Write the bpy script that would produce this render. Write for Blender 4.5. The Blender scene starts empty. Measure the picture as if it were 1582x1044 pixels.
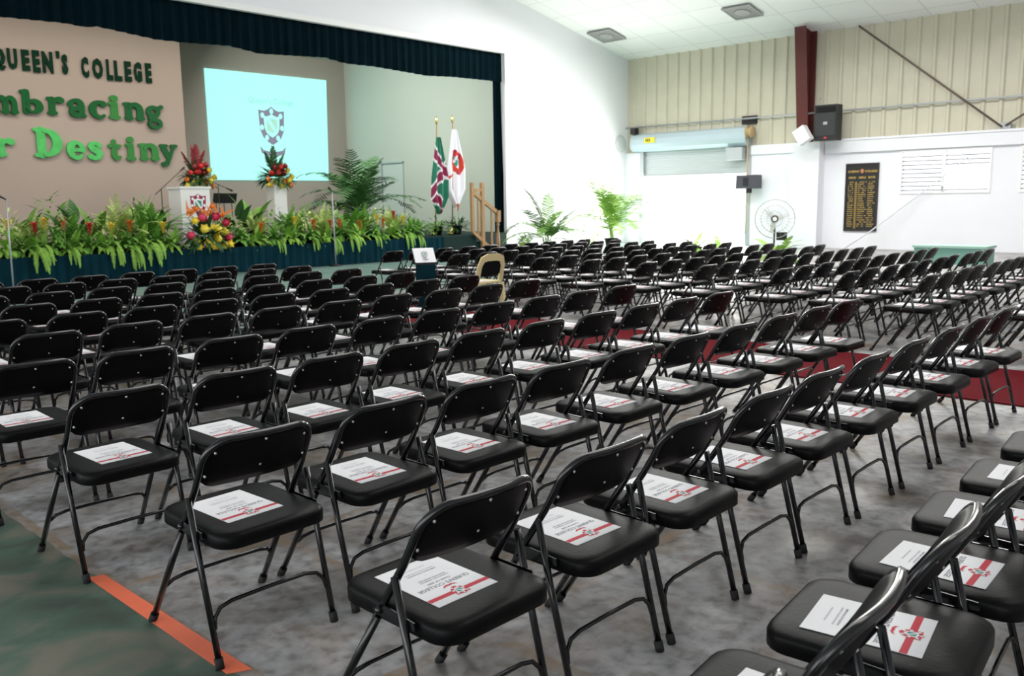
import bpy, bmesh, math, random
from mathutils import Vector, Matrix
PI = math.pi
random.seed(11)
SC = bpy.context.scene
COL = SC.collection

# ------------------------------------------------------------------ camera
CX, CY, CZ = -1.5626, -2.7017, 1.5042
YAW, PITCH, ROLL, FPX = 0.81436, 0.15364, -0.01333, 1350.38
W, H = 1582.0, 1044.0
_f = Vector((math.sin(YAW)*math.cos(PITCH), math.cos(YAW)*math.cos(PITCH), -math.sin(PITCH)))
_r = Vector((math.cos(YAW), -math.sin(YAW), 0.0))
_u = _r.cross(_f)
_R = _r*math.cos(ROLL) + _u*math.sin(ROLL)
_U = -_r*math.sin(ROLL) + _u*math.cos(ROLL)
CAMP = Vector((CX, CY, CZ))
cam_d = bpy.data.cameras.new('camera'); cam = bpy.data.objects.new('camera', cam_d); COL.objects.link(cam)
cam.matrix_world = Matrix(((_R.x, _U.x, -_f.x, CX), (_R.y, _U.y, -_f.y, CY), (_R.z, _U.z, -_f.z, CZ), (0, 0, 0, 1)))
cam_d.sensor_width = 36.0; cam_d.lens = FPX/W*36.0; cam_d.clip_end = 300; cam_d.clip_start = 0.05
cam_d.dof.use_dof = True; cam_d.dof.focus_distance = 3.6; cam_d.dof.aperture_fstop = 5.6
SC.camera = cam

def ray(px, py): return _f + _R*((px-W/2)/FPX) - _U*((py-H/2)/FPX)
def at_z(px, py, z): d = ray(px, py); return CAMP + d*((z-CZ)/d.z)
def at_x(px, py, x): d = ray(px, py); return CAMP + d*((x-CX)/d.x)
def at_y(px, py, y): d = ray(px, py); return CAMP + d*((y-CY)/d.y)
def to_px(P):
    d = Vector(P)-CAMP; z = d.dot(_f)
    if z < 0.05: return None
    return (W/2+FPX*d.dot(_R)/z, H/2-FPX*d.dot(_U)/z)

# ------------------------------------------------------------------ world, lights, exposure
wd = bpy.data.worlds.new('daylight'); SC.world = wd; wd.use_nodes = True
bg = wd.node_tree.nodes['Background']; bg.inputs[0].default_value = (0.95, 0.97, 1.0, 1); bg.inputs[1].default_value = 1.6
SC.view_settings.view_transform = 'Standard'; SC.view_settings.look = 'None'
SC.view_settings.exposure = 1.05; SC.view_settings.gamma = 1.0; SC.view_settings.use_curve_mapping = False
def area(name, loc, rot, sx, sy, power, col=(1, 1, 1)):
    l = bpy.data.lights.new(name, 'AREA'); l.shape = 'RECTANGLE'; l.size = sx; l.size_y = sy; l.energy = power; l.color = col
    o = bpy.data.objects.new(name, l); COL.objects.link(o); o.location = loc; o.rotation_euler = rot
    return o
area('hall_fill_light', (6.0, 3.0, 9.0), (0, 0, 0), 8, 14, 500, (1.0, 0.98, 0.95))  # added unseen fill that raises the brightness of the hall
area('hall_fill_light', (18.5, 7.0, 7.2), (0, 0.2, 0), 3, 14, 700, (1.0, 0.98, 0.95))  # second added fill, brightens the door end; no fixture hangs here
area('stage_fill_light', (8.0, 18.2, 6.6), (0, 0, 0), 12, 1.2, 190, (1.0, 0.88, 0.76))  # added warm fill hidden above the valance, lifts the stage interior
area('stage_fill_light', (13.2, 19.8, 6.5), (0, -0.95, 0), 2, 3.5, 240, (0.92, 1.0, 0.94))  # added unseen fill aimed at the stage side wall to brighten it
area('door_daylight', (25.6, 13.6, 1.3), (0, PI/2, 0), 2.2, 4.0, 500, (1.0, 0.97, 0.9))

# ------------------------------------------------------------------ materials
MATS = {}
def mat(name, col, rough=0.6, metal=0.0, spec=0.5, coat=0.0, emit=None, estr=1.0, noise=None, bump=None):
    if name in MATS: return MATS[name]
    m = bpy.data.materials.new(name); m.use_nodes = True; nt = m.node_tree; b = nt.nodes['Principled BSDF']
    b.inputs['Base Color'].default_value = (*col, 1); b.inputs['Roughness'].default_value = rough
    b.inputs['Metallic'].default_value = metal; b.inputs['Specular IOR Level'].default_value = spec
    b.inputs['Coat Weight'].default_value = coat
    if emit: b.inputs['Emission Color'].default_value = (*emit, 1); b.inputs['Emission Strength'].default_value = estr
    if noise:
        sc, amt = noise
        tc = nt.nodes.new('ShaderNodeTexCoord'); n = nt.nodes.new('ShaderNodeTexNoise'); n.inputs['Scale'].default_value = sc
        n.inputs['Detail'].default_value = 4
        mx = nt.nodes.new('ShaderNodeMix'); mx.data_type = 'RGBA'
        mx.inputs[6].default_value = (*[c*(1-amt) for c in col], 1); mx.inputs[7].default_value = (*[min(1, c*(1+amt)) for c in col], 1)
        nt.links.new(tc.outputs['Object'], n.inputs['Vector']); nt.links.new(n.outputs['Fac'], mx.inputs[0]); nt.links.new(mx.outputs[2], b.inputs['Base Color'])
    if bump:
        sc, st = bump
        tc = nt.nodes.new('ShaderNodeTexCoord'); n = nt.nodes.new('ShaderNodeTexNoise'); n.inputs['Scale'].default_value = sc
        bp = nt.nodes.new('ShaderNodeBump'); bp.inputs['Strength'].default_value = st; bp.inputs['Distance'].default_value = 0.01
        nt.links.new(tc.outputs['Object'], n.inputs['Vector']); nt.links.new(n.outputs['Fac'], bp.inputs['Height']); nt.links.new(bp.outputs['Normal'], b.inputs['Normal'])
    MATS[name] = m
    return m
M_VINYL = mat('black_vinyl', (0.0045, 0.0045, 0.005), 0.42, spec=0.14, bump=(70, 0.08))
M_BACK = mat('black_back_vinyl', (0.003, 0.003, 0.0035), 0.45, spec=0.13)
M_STEEL = mat('black_enamel', (0.005, 0.005, 0.007), 0.2, spec=0.5, coat=0.3)
M_RUBBER = mat('black_rubber', (0.012, 0.012, 0.012), 0.7)
M_RIVET = mat('bright_rivet', (0.75, 0.75, 0.76), 0.3, metal=0.7)
M_PAPER = mat('white_paper', (0.92, 0.92, 0.95), 0.7)
M_RED = mat('red_print', (0.62, 0.035, 0.06), 0.7)
M_INK = mat('grey_ink', (0.25, 0.25, 0.3), 0.8)
M_MAROON = mat('maroon_print', (0.33, 0.02, 0.07), 0.7)
M_EGREEN = mat('emblem_green', (0.02, 0.30, 0.22), 0.7)
M_WHITE = mat('white_paint', (0.88, 0.88, 0.88), 0.6)
M_WALL = mat('white_wall_paint', (0.83, 0.84, 0.88), 0.75, noise=(0.7, 0.03))
M_BEIGE = mat('beige_backdrop', (0.45, 0.375, 0.33), 0.85, spec=0.2, noise=(0.8, 0.04))
M_SBACK = mat('stage_back_paint', (0.42, 0.365, 0.32), 0.85, spec=0.2, noise=(0.8, 0.04))
M_STAGEW = mat('stage_wall_paint', (0.52, 0.55, 0.49), 0.8, noise=(0.6, 0.05))
M_CLAD = mat('cream_cladding', (0.60, 0.57, 0.45), 0.5, noise=(2.5, 0.08))
M_TEAL = mat('teal_velvet', (0.003, 0.028, 0.042), 0.9, spec=0.08, noise=(3, 0.4))
M_VAL = mat('dark_teal_velvet', (0.001, 0.008, 0.012), 0.95, spec=0.05, noise=(3, 0.4))
M_DKGREEN = mat('dark_green_paint', (0.006, 0.022, 0.02), 0.6, spec=0.15, noise=(4, 0.2))
M_DECK = mat('stage_boards', (0.10, 0.09, 0.07), 0.5, noise=(5, 0.2))
M_WOOD = mat('varnished_pine', (0.34, 0.20, 0.095), 0.45, noise=(9, 0.2))
M_COLUMN = mat('maroon_steel', (0.10, 0.018, 0.016), 0.5, noise=(5, 0.2))
M_ROD = mat('brown_rod', (0.13, 0.09, 0.075), 0.5)
M_GALV = mat('galvanised', (0.45, 0.47, 0.49), 0.4, metal=0.4)
M_SHUT = mat('shutter_steel', (0.50, 0.53, 0.55), 0.45, metal=0.2)
M_DRUM = mat('blue_grey_steel', (0.48, 0.58, 0.64), 0.4, metal=0.1)
M_SLAT = mat('shaded_white_slat', (0.16, 0.165, 0.18), 0.6)  # white slats coloured dark: shade of their undersides put into the colour
M_YEL = mat('yellow_label', (0.85, 0.72, 0.05), 0.6)
M_BLACK = mat('matt_black', (0.012, 0.012, 0.013), 0.55)
M_GRILLE = mat('speaker_grille', (0.03, 0.032, 0.035), 0.7, bump=(200, 0.3))
M_GOLD = mat('gold_leaf', (0.60, 0.40, 0.10), 0.4, metal=0.4)
M_BRASS = mat('brass', (0.75, 0.55, 0.2), 0.25, metal=0.9)
M_CREAM = mat('cream_plastic', (0.80, 0.68, 0.36), 0.45)
M_SCREEN = mat('projected_screen', (0.10, 0.16, 0.15), 0.8, emit=(0.40, 0.97, 0.86), estr=0.52)
M_SCRM = mat('projected_mauve', (0.1, 0.1, 0.12), 0.8, emit=(0.20, 0.20, 0.27), estr=0.42)
M_SCRG = mat('projected_green', (0.2, 0.3, 0.25), 0.8, emit=(0.33, 0.68, 0.52), estr=0.43)
M_SCRT = mat('projected_faint', (0.1, 0.15, 0.15), 0.8, emit=(0.24, 0.70, 0.60), estr=0.44)
M_FOILD = mat('dark_green_card', (0.001, 0.03, 0.014), 0.6, spec=0.1)
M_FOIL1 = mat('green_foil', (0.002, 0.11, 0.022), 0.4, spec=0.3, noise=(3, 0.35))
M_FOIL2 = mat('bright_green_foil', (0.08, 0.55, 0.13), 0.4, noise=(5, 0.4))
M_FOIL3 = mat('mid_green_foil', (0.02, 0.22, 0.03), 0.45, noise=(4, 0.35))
M_VENT = mat('grey_vent', (0.36, 0.36, 0.36), 0.6)
M_CARPET = mat('red_carpet', (0.13, 0.006, 0.011), 0.95, spec=0.1, noise=(30, 0.25))
M_TAPE = mat('orange_tape', (1.0, 0.20, 0.10), 0.6, noise=(12, 0.12))
M_GROUND = mat('pale_concrete', (0.8, 0.8, 0.78), 0.8, noise=(1, 0.05))
M_TERRA = mat('terracotta', (0.55, 0.16, 0.07), 0.7)
M_SOIL = mat('soil', (0.05, 0.03, 0.02), 0.9)
def leafmat(name, col, rough=0.5):
    m = mat(name, col, rough, spec=0.18, noise=(6, 0.35)); return m
L_FERN = leafmat('fern_green', (0.264, 0.496, 0.078))
L_FERN2 = leafmat('fern_mid_green', (0.153, 0.363, 0.060))
L_LIGHT = leafmat('light_leaf', (0.486, 0.602, 0.216))
L_DARK = leafmat('dark_leaf', (0.042, 0.116, 0.042))
L_MID = leafmat('mid_leaf', (0.150, 0.320, 0.060))
L_PALM = leafmat('palm_green', (0.045, 0.13, 0.035))
L_PALML = leafmat('pale_palm_green', (0.30, 0.50, 0.10))
F_RED = mat('red_petal', (0.62, 0.03, 0.03), 0.5)
F_DKRED = mat('dark_red_petal', (0.22, 0.012, 0.02), 0.5)
F_ORANGE = mat('orange_petal', (0.80, 0.22, 0.03), 0.5)
F_YELLOW = mat('yellow_petal', (0.86, 0.68, 0.06), 0.5)
F_PINK = mat('crimson_petal', (0.55, 0.02, 0.08), 0.5)

def floor_material():
    m = bpy.data.materials.new('worn_painted_concrete'); m.use_nodes = True; nt = m.node_tree; N = nt.nodes; L = nt.links
    b = N['Principled BSDF']; tc = N.new('ShaderNodeTexCoord'); sep = N.new('ShaderNodeSeparateXYZ'); L.new(tc.outputs['Object'], sep.inputs[0])
    def noise(s, d=6, dist=0.0):
        n = N.new('ShaderNodeTexNoise'); n.inputs['Scale'].default_value = s; n.inputs['Detail'].default_value = d; n.inputs['Distortion'].default_value = dist
        L.new(tc.outputs['Object'], n.inputs['Vector']); return n.outputs['Fac']
    def math_(op, a, c=None, clamp=False):
        n = N.new('ShaderNodeMath'); n.operation = op; n.use_clamp = clamp
        for i, v in enumerate((a, c)):
            if v is None: continue
            if isinstance(v, (int, float)): n.inputs[i].default_value = v
            else: L.new(v, n.inputs[i])
        return n.outputs[0]
    def ramp(fac, stops):
        r = N.new('ShaderNodeValToRGB'); e = r.color_ramp.elements
        while len(e) < len(stops): e.new(0.5)
        for i, (p, c) in enumerate(stops): e[i].position = p; e[i].color = (*c, 1)
        L.new(fac, r.inputs[0]); return r.outputs[0]
    def mix(fac, a, c):
        n = N.new('ShaderNodeMix'); n.data_type = 'RGBA'
        if isinstance(fac, (int, float)): n.inputs[0].default_value = fac
        else: L.new(fac, n.inputs[0])
        for k, v in ((6, a), (7, c)):
            if isinstance(v, tuple): n.inputs[k].default_value = (*v, 1)
            else: L.new(v, n.inputs[k])
        return n.outputs[2]
    grey = ramp(noise(2.1, 12, 0.2), [(0.30, (0.11, 0.10, 0.093)), (0.42, (0.20, 0.19, 0.183)), (0.52, (0.285, 0.285, 0.292)), (0.62, (0.36, 0.36, 0.365)), (0.75, (0.45, 0.435, 0.42))])
    stain = ramp(noise(4.5, 9, 0.3), [(0.56, (0, 0, 0)), (0.68, (1, 1, 1))])
    base = mix(math_('MULTIPLY', stain, 0.55), grey, (0.06, 0.055, 0.05))
    tan = ramp(noise(2.6, 5, 0.4), [(0.5, (0, 0, 0)), (0.72, (1, 1, 1))])
    base = mix(math_('MULTIPLY', tan, 0.5), base, (0.27, 0.19, 0.12))
    fine = ramp(noise(16, 10, 0.3), [(0.30, (0.66, 0.63, 0.6)), (0.5, (1.2, 1.2, 1.2)), (0.68, (1.5, 1.5, 1.54))])
    mul = N.new('ShaderNodeMix'); mul.data_type = 'RGBA'; mul.blend_type = 'MULTIPLY'; mul.inputs[0].default_value = 1.0; L.new(base, mul.inputs[6]); L.new(fine, mul.inputs[7]); base = mul.outputs[2]
    spots = ramp(noise(34, 6, 0.2), [(0.68, (0, 0, 0)), (0.75, (1, 1, 1))]); base = mix(math_('MULTIPLY', spots, 0.6), base, (0.05, 0.045, 0.04))
    X, Y = sep.outputs[0], sep.outputs[1]
    wob = math_('MULTIPLY', math_('SUBTRACT', noise(9, 3), 0.5), 0.04)
    def band(v, c, hw):      # 1 inside a painted line
        d = math_('ABSOLUTE', math_('SUBTRACT', math_('ADD', v, wob), c)); return math_('LESS_THAN', d, hw)
    worn = ramp(noise(7, 6, 0.5), [(0.36, (0, 0, 0)), (0.6, (1, 1, 1))])
    lines = None
    for v, c, hw in ((X, -0.235, 0.028), (X, 0.47, 0.03), (Y, 0.72, 0.025), (Y, -0.62, 0.03), (X, 1.5, 0.03), (Y, 2.9, 0.03)):
        k = band(v, c, hw); lines = k if lines is None else math_('MAXIMUM', lines, k)
    base = mix(math_('MULTIPLY', math_('MULTIPLY', lines, worn), 0.6), base, (0.26, 0.165, 0.08))
    # painted green court at the left of the tape line and along the stage
    gr = ramp(noise(3.0, 7, 0.8), [(0.35, (0.065, 0.08, 0.065)), (0.50, (0.085, 0.145, 0.11)), (0.64, (0.19, 0.18, 0.145))])
    left = math_('LESS_THAN', math_('ADD', X, wob), -0.26)
    front = math_('GREATER_THAN', Y, 9.2)
    gmask = math_('MAXIMUM', left, front)
    gr2 = mix(front, gr, (0.13, 0.22, 0.20))  # strip along the stage: green paint made paler, reflected light in its colour
    base = mix(gmask, base, gr2)
    L.new(base, b.inputs['Base Color'])
    r = ramp(noise(2.2, 5), [(0.3, (0.28, 0.28, 0.28)), (0.7, (0.5, 0.5, 0.5))]); L.new(r, b.inputs['Roughness'])
    bp = N.new('ShaderNodeBump'); bp.inputs['Strength'].default_value = 0.12; bp.inputs['Distance'].default_value = 0.01
    L.new(noise(25, 6), bp.inputs['Height']); L.new(bp.outputs[0], b.inputs['Normal'])
    return m
def ceiling_material():
    m = bpy.data.materials.new('white_ceiling_panels'); m.use_nodes = True; nt = m.node_tree; N = nt.nodes; L = nt.links
    b = N['Principled BSDF']; tc = N.new('ShaderNodeTexCoord'); mp = N.new('ShaderNodeMapping'); br = N.new('ShaderNodeTexBrick')
    br.offset = 0.0; br.inputs['Scale'].default_value = 1.0; br.inputs['Brick Width'].default_value = 1.22; br.inputs['Row Height'].default_value = 1.22
    br.inputs['Mortar Size'].default_value = 0.012; br.inputs['Color1'].default_value = (0.92, 0.92, 0.92, 1); br.inputs['Color2'].default_value = (0.89, 0.895, 0.9, 1)
    br.inputs['Mortar'].default_value = (0.66, 0.68, 0.68, 1)
    L.new(tc.outputs['Object'], mp.inputs[0]); L.new(mp.outputs[0], br.inputs['Vector']); L.new(br.outputs['Color'], b.inputs['Base Color'])
    b.inputs['Roughness'].default_value = 0.8
    return m

# ------------------------------------------------------------------ mesh helpers
def add_box(bm, x0, x1, y0, y1, z0, z1, mi=0):
    vs = [bm.verts.new((x, y, z)) for z in (z0, z1) for (x, y) in ((x0, y0), (x1, y0), (x1, y1), (x0, y1))]
    for f in ((3, 2, 1, 0), (4, 5, 6, 7), (0, 1, 5, 4), (1, 2, 6, 5), (2, 3, 7, 6), (3, 0, 4, 7)):
        fc = bm.faces.new([vs[i] for i in f]); fc.material_index = mi
def add_prism(bm, pts2, y0, y1, mi=0, plane='xz'):
    # closed polygon extruded; plane 'xz' extrudes along y, 'xy' along z, 'yz' along x
    def P(a, b, c): return {'xz': (a, c, b), 'xy': (a, b, c), 'yz': (c, a, b)}[plane]
    A = [bm.verts.new(P(a, b, y0)) for a, b in pts2]; B = [bm.verts.new(P(a, b, y1)) for a, b in pts2]
    n = len(pts2)
    for f in (A[::-1], B): bm.faces.new(f).material_index = mi
    for i in range(n): bm.faces.new((A[i], A[(i+1) % n], B[(i+1) % n], B[i])).material_index = mi
def add_tube(bm, pts, r, seg=8, mi=0, cap=True, radii=None):
    pts = [Vector(p) for p in pts]; rings = []; prev = None
    for i, p in enumerate(pts):
        a = pts[max(i-1, 0)]; b = pts[min(i+1, len(pts)-1)]; t = (b-a).normalized()
        if prev is None:
            n = t.cross(Vector((0, 0, 1)))
            if n.length < 0.05: n = t.cross(Vector((0, 1, 0)))
        else: n = prev - t*prev.dot(t)
        n.normalize(); prev = n; bn = t.cross(n)
        rr = radii[i] if radii else r
        rings.append([bm.verts.new(p + n*(rr*math.cos(2*PI*k/seg)) + bn*(rr*math.sin(2*PI*k/seg))) for k in range(seg)])
    for i in range(len(rings)-1):
        for k in range(seg):
            f = bm.faces.new((rings[i][k], rings[i][(k+1) % seg], rings[i+1][(k+1) % seg], rings[i+1][k])); f.smooth = True; f.material_index = mi
    if cap:
        bm.faces.new(rings[0][::-1]).material_index = mi; bm.faces.new(rings[-1]).material_index = mi
def add_lathe(bm, prof, c=(0, 0, 0), seg=16, mi=0):
    rings = [[bm.verts.new((c[0]+r*math.cos(2*PI*k/seg), c[1]+r*math.sin(2*PI*k/seg), c[2]+z)) for k in range(seg)] for r, z in prof]
    for i in range(len(rings)-1):
        for k in range(seg):
            f = bm.faces.new((rings[i][k], rings[i][(k+1) % seg], rings[i+1][(k+1) % seg], rings[i+1][k])); f.smooth = True; f.material_index = mi
    bm.faces.new(rings[0][::-1]).material_index = mi; bm.faces.new(rings[-1]).material_index = mi
def add_ball(bm, c, r, mi=0, seg=8, sz=1.0):
    n = 5
    add_lathe(bm, [(max(0.02*r, r*math.sin(PI*i/n)), -r*sz*math.cos(PI*i/n)) for i in range(n+1)], c, seg, mi)
def mesh(name, bm, mats):
    me = bpy.data.meshes.new(name); bmesh.ops.recalc_face_normals(bm, faces=bm.faces[:]) if len(bm.faces) < 60000 else None
    bm.to_mesh(me); bm.free()
    for m in (mats if isinstance(mats, (list, tuple)) else [mats]): me.materials.append(m)
    return me
def rawmesh(name, bm, mats):
    me = bpy.data.meshes.new(name); bm.to_mesh(me); bm.free()
    for m in (mats if isinstance(mats, (list, tuple)) else [mats]): me.materials.append(m)
    return me
def link(name, me, parent=None, loc=(0, 0, 0), rot=(0, 0, 0)):
    o = bpy.data.objects.new(name, me); COL.objects.link(o); o.location = loc; o.rotation_euler = rot
    if parent: o.parent = parent
    return o
def obj(name, bm, mats, parent=None, loc=(0, 0, 0), rot=(0, 0, 0)): return link(name, mesh(name, bm, mats), parent, loc, rot)
def tag(o, label=None, cat=None, group=None, kind=None):
    if label: o['label'] = label
    if cat: o['category'] = cat
    if group: o['group'] = group
    if kind: o['kind'] = kind
    return o
def thing(name, label, cat, loc=(0, 0, 0), rz=0.0, group=None):
    o = bpy.data.objects.new(name, None); COL.objects.link(o); o.location = loc; o.rotation_euler = (0, 0, rz); o.empty_display_size = 0.1
    return tag(o, label, cat, group)
def struct(name, bm, mats, label=None): 
    o = obj(name, bm, mats); o['kind'] = 'structure'
    if label: o['label'] = label
    return o
def box_obj(name, b, m, parent=None):
    bm = bmesh.new(); add_box(bm, *b); return obj(name, bm, m, parent)
def text_mesh(s, size, bold=0.0, extrude=0.0, xscale=1.0, font_shear=0.0):
    cu = bpy.data.curves.new('lettering', 'FONT'); cu.body = s; cu.size = size; cu.align_x = 'CENTER'; cu.align_y = 'CENTER'
    cu.offset = bold; cu.extrude = extrude; cu.resolution_u = 2; cu.shear = font_shear
    o = bpy.data.objects.new('lettering', cu); COL.objects.link(o)
    dg = bpy.context.evaluated_depsgraph_get(); me = bpy.data.meshes.new_from_object(o.evaluated_get(dg))
    bpy.data.objects.remove(o); bpy.data.curves.remove(cu)
    if xscale != 1.0:
        for v in me.vertices: v.co.x *= xscale
    return me
def add_text(bm, s, size, M, mi=0, bold=0.0, extrude=0.0, xscale=1.0):
    me = text_mesh(s, size, bold, extrude, xscale); n0 = len(bm.faces); nv = len(bm.verts)
    bm.from_mesh(me); bm.verts.ensure_lookup_table(); bm.faces.ensure_lookup_table()
    for i in range(nv, len(bm.verts)): bm.verts[i].co = M @ bm.verts[i].co
    for i in range(n0, len(bm.faces)): bm.faces[i].material_index = mi
    bpy.data.meshes.remove(me)
# shield emblem in local xy, z up, height about 1
def shield(s, top=0.0):
    pts = [(-0.40, 0.40), (-0.22, 0.38), (-0.10, 0.43), (0, 0.5), (0.10, 0.43), (0.22, 0.38), (0.40, 0.40), (0.38, 0.05), (0.37, -0.12), (0.28, -0.32), (0.14, -0.44), (0, -0.52),
           (-0.14, -0.44), (-0.28, -0.32), (-0.37, -0.12), (-0.38, 0.05)]
    return [(x*s, y*s) for x, y in pts]
def add_emblem(bm, M, s, d, im, iw, ig, ribbon=True):
    def poly(pts, z, mi):
        f = bm.faces.new([bm.verts.new(M @ Vector((x*s, y*s, z))) for x, y in pts]); f.material_index = mi
    def disc(cx, cy, r, z, mi): poly([(cx+r*0.8*math.cos(2*PI*k/10), cy+r*math.sin(2*PI*k/10)) for k in range(10)], z, mi)
    poly(shield(1.0), d, im); poly(shield(0.62), 2*d, iw)
    poly([(-0.16, 0.16), (0.10, -0.22), (-0.16, -0.14)], 3*d, ig); poly([(0.16, -0.16), (-0.08, 0.2), (0.16, 0.16)], 3*d, ig)
    for cx, cy in ((0, 0.38), (-0.28, 0.26), (0.28, 0.26), (-0.31, -0.06), (0.31, -0.06), (-0.17, -0.33), (0.17, -0.33)): disc(cx, cy, 0.075, 3*d, iw)
    if ribbon:
        poly([(-0.40, -0.55), (-0.30, -0.66), (-0.12, -0.70), (0, -0.66), (0.12, -0.70), (0.30, -0.66), (0.40, -0.55), (0.36, -0.74), (0.15, -0.82), (0, -0.80), (-0.15, -0.82), (-0.36, -0.74)], 2*d, im)

# ------------------------------------------------------------------ the setting
XW, YP = 24.8, 16.4          # inner face of side wall, front face of proscenium wall
DECK = 0.58
bm = bmesh.new(); add_box(bm, -14, XW+0.3, -12, YP+0.2, -0.1, 0.0); struct('floor', bm, floor_material())
bm = bmesh.new(); add_box(bm, XW+0.3, 48, -12, 40, -0.12, -0.02); struct('ground', bm, M_GROUND)
SL = 0.2; XR = 8.0
def ceil_z(x): return 6.5 + SL*(XW-x) if x > XR else 6.5 + SL*(XW-XR) - SL*(XR-x)
bm = bmesh.new()
add_prism(bm, [(XW+0.35, ceil_z(XW)-0.07), (XR, ceil_z(XR)), (-14, ceil_z(-14)), (-14, ceil_z(-14)+0.15), (XR, ceil_z(XR)+0.15), (XW+0.35, ceil_z(XW)+0.1)], -12, YP+0.2)
struct('ceiling', bm, ceiling_material())
bm = bmesh.new(); add_box(bm, -14, XW+0.3, -12.2, -12.0, 0, 10.5); struct('wall_rear', bm, M_WALL)
# proscenium wall with the stage opening
PX1 = at_y(781, 250, YP).x; PZ1 = at_y(775, 82, YP).z; PX0 = -4.0
bm = bmesh.new()
def cz(x): return ceil_z(x)
add_prism(bm, [(PX1, 0), (XW+0.2, 0), (XW+0.2, cz(XW+0.2)), (PX1, cz(PX1))], YP, YP+0.10)
add_prism(bm, [(PX0, PZ1), (PX1, PZ1), (PX1, cz(PX1)), (XR, cz(XR)), (PX0, cz(PX0))], YP, YP+0.10)
add_prism(bm, [(-14, 0), (PX0, 0), (PX0, cz(PX0)), (-14, cz(-14))], YP, YP+0.10)
struct('wall_front', bm, M_WALL)
bm = bmesh.new(); add_box(bm, PX0, PX1+0.12, YP-0.04, YP, PZ1, PZ1+0.14); add_box(bm, PX1, PX1+0.10, YP-0.03, YP, DECK+0.02, PZ1); struct('trim_1', bm, M_WHITE)
# stage shell
SX = 18.75; SY = at_x(535, 200, SX).y
bm = bmesh.new(); add_box(bm, PX0-0.2, SX+0.2, SY, SY+0.2, 0, 7.0); struct('wall_stage_back', bm, M_SBACK)
bm = bmesh.new(); dy0, dy1 = at_x(625, 290, SX).y, at_x(590, 290, SX).y; dz = at_x(607, 250, SX).z
add_box(bm, SX, SX+0.2, YP+0.22, dy0, 0, 7.0); add_box(bm, SX, SX+0.2, dy1, SY, 0, 7.0); add_box(bm, SX, SX+0.2, dy0, dy1, dz, 7.0)
struct('wall_stage_side', bm, M_STAGEW)
bm = bmesh.new(); add_box(bm, PX0-0.2, PX0, YP+0.22, SY, 0, 7.0); struct('wall_stage_left', bm, M_STAGEW)
bm = bmesh.new(); add_box(bm, PX0-0.2, SX+0.2, YP+0.22, SY+0.2, 6.75, 6.95); struct('ceiling_stage', bm, M_STAGEW)
APX = at_y(734, 362, 15.75).x; APY = 15.72
bm = bmesh.new(); add_box(bm, PX0, SX, YP+0.001, SY, 0.001, DECK); add_box(bm, PX0, APX, APY, YP+0.001, 0.001, DECK); struct('floor_stage', bm, M_DKGREEN)
dr = thing('door', 'pale door in the side wall of the stage behind the palm', 'door', (0, 0, 0)); dr['kind'] = 'structure'; dr.name = 'door_1'
box_obj('door_leaf', (SX+0.03, SX+0.08, dy0+0.05, dy1-0.05, DECK, dz-0.05), mat('pale_door', (0.55, 0.6, 0.56), 0.5), dr)
bm = bmesh.new(); add_box(bm, SX-0.03, SX+0.1, dy0, dy0+0.05, DECK, dz); add_box(bm, SX-0.03, SX+0.1, dy1-0.05, dy1, DECK, dz); add_box(bm, SX-0.03, SX+0.1, dy0, dy1, dz-0.05, dz)
obj('door_frame', bm, M_GALV, dr)

# side wall: white masonry below, ribbed sheet above, roller door opening and louvre windows
DY0, DY1, DZT = 11.45, 15.72, 3.22
W1 = (4.30, 6.70, 1.60, 2.83); W2 = (1.2, 3.62, 1.60, 2.83)
bm = bmesh.new()
ys = [(-12, W2[0], 0, 3.2), (W2[0], W2[1], 0, W2[2]), (W2[0], W2[1], W2[3], 3.2), (W2[1], W1[0], 0, 3.2), (W1[0], W1[1], 0, W1[2]), (W1[0], W1[1], W1[3], 3.2), (W1[1], DY0, 0, 3.2), (DY1, YP, 0, 3.2)]
for a, b_, c, d in ys: add_box(bm, XW, XW+0.2, a, b_, c, d)
struct('wall_right', bm, M_WALL)
bm = bmesh.new(); add_box(bm, XW-0.09, XW+0.0, -12, 8.93, 2.85, 3.2); add_box(bm, XW-0.12, XW+0.05, -12, 8.9, 3.2, 3.26); struct('trim_2', bm, M_WALL)
bm = bmesh.new(); add_box(bm, XW-0.06, XW, 9.82, DY0-0.05, 2.93, 3.22); struct('trim_3', bm, M_WALL)
PIERX = XW-0.42
bm = bmesh.new(); add_box(bm, PIERX, XW-0.001, 8.95, 9.8, 0, 3.2); struct('trim_4', bm, M_WALL)
bm = bmesh.new()
y = -12.0; prof = []
while y < YP:
    prof += [(y, 0.0), (y+0.30, 0.0), (y+0.335, 0.055), (y+0.405, 0.055), (y+0.44, 0.0)]; y += 0.44
prof = [q for q in prof if q[0] <= YP] + [(YP+0.05, 0.0)]
def clad(bm, ya, yb, z0, z1):
    sub = [(max(ya, min(yb+0.05, a)), d) for a, d in prof if ya-0.4 <= a <= yb+0.4]
    lo = [bm.verts.new((XW+0.12-d, a, z0)) for a, d in sub]; hi = [bm.verts.new((XW+0.12-d, a, z1)) for a, d in sub]
    for i in range(len(sub)-1):
        if abs(sub[i][0]-sub[i+1][0]) > 1e-5: bm.faces.new((lo[i], lo[i+1], hi[i+1], hi[i]))
clad(bm, -12, YP, 3.19, 6.52)
struct('wall_right_cladding', bm, M_CLAD)
# girt and pipe along the cladding
bm = bmesh.new(); add_tube(bm, [(XW-0.02, -8, 4.09), (XW-0.02, YP-0.02, 4.09)], 0.028); struct('trim_5', bm, M_GALV)

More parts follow.
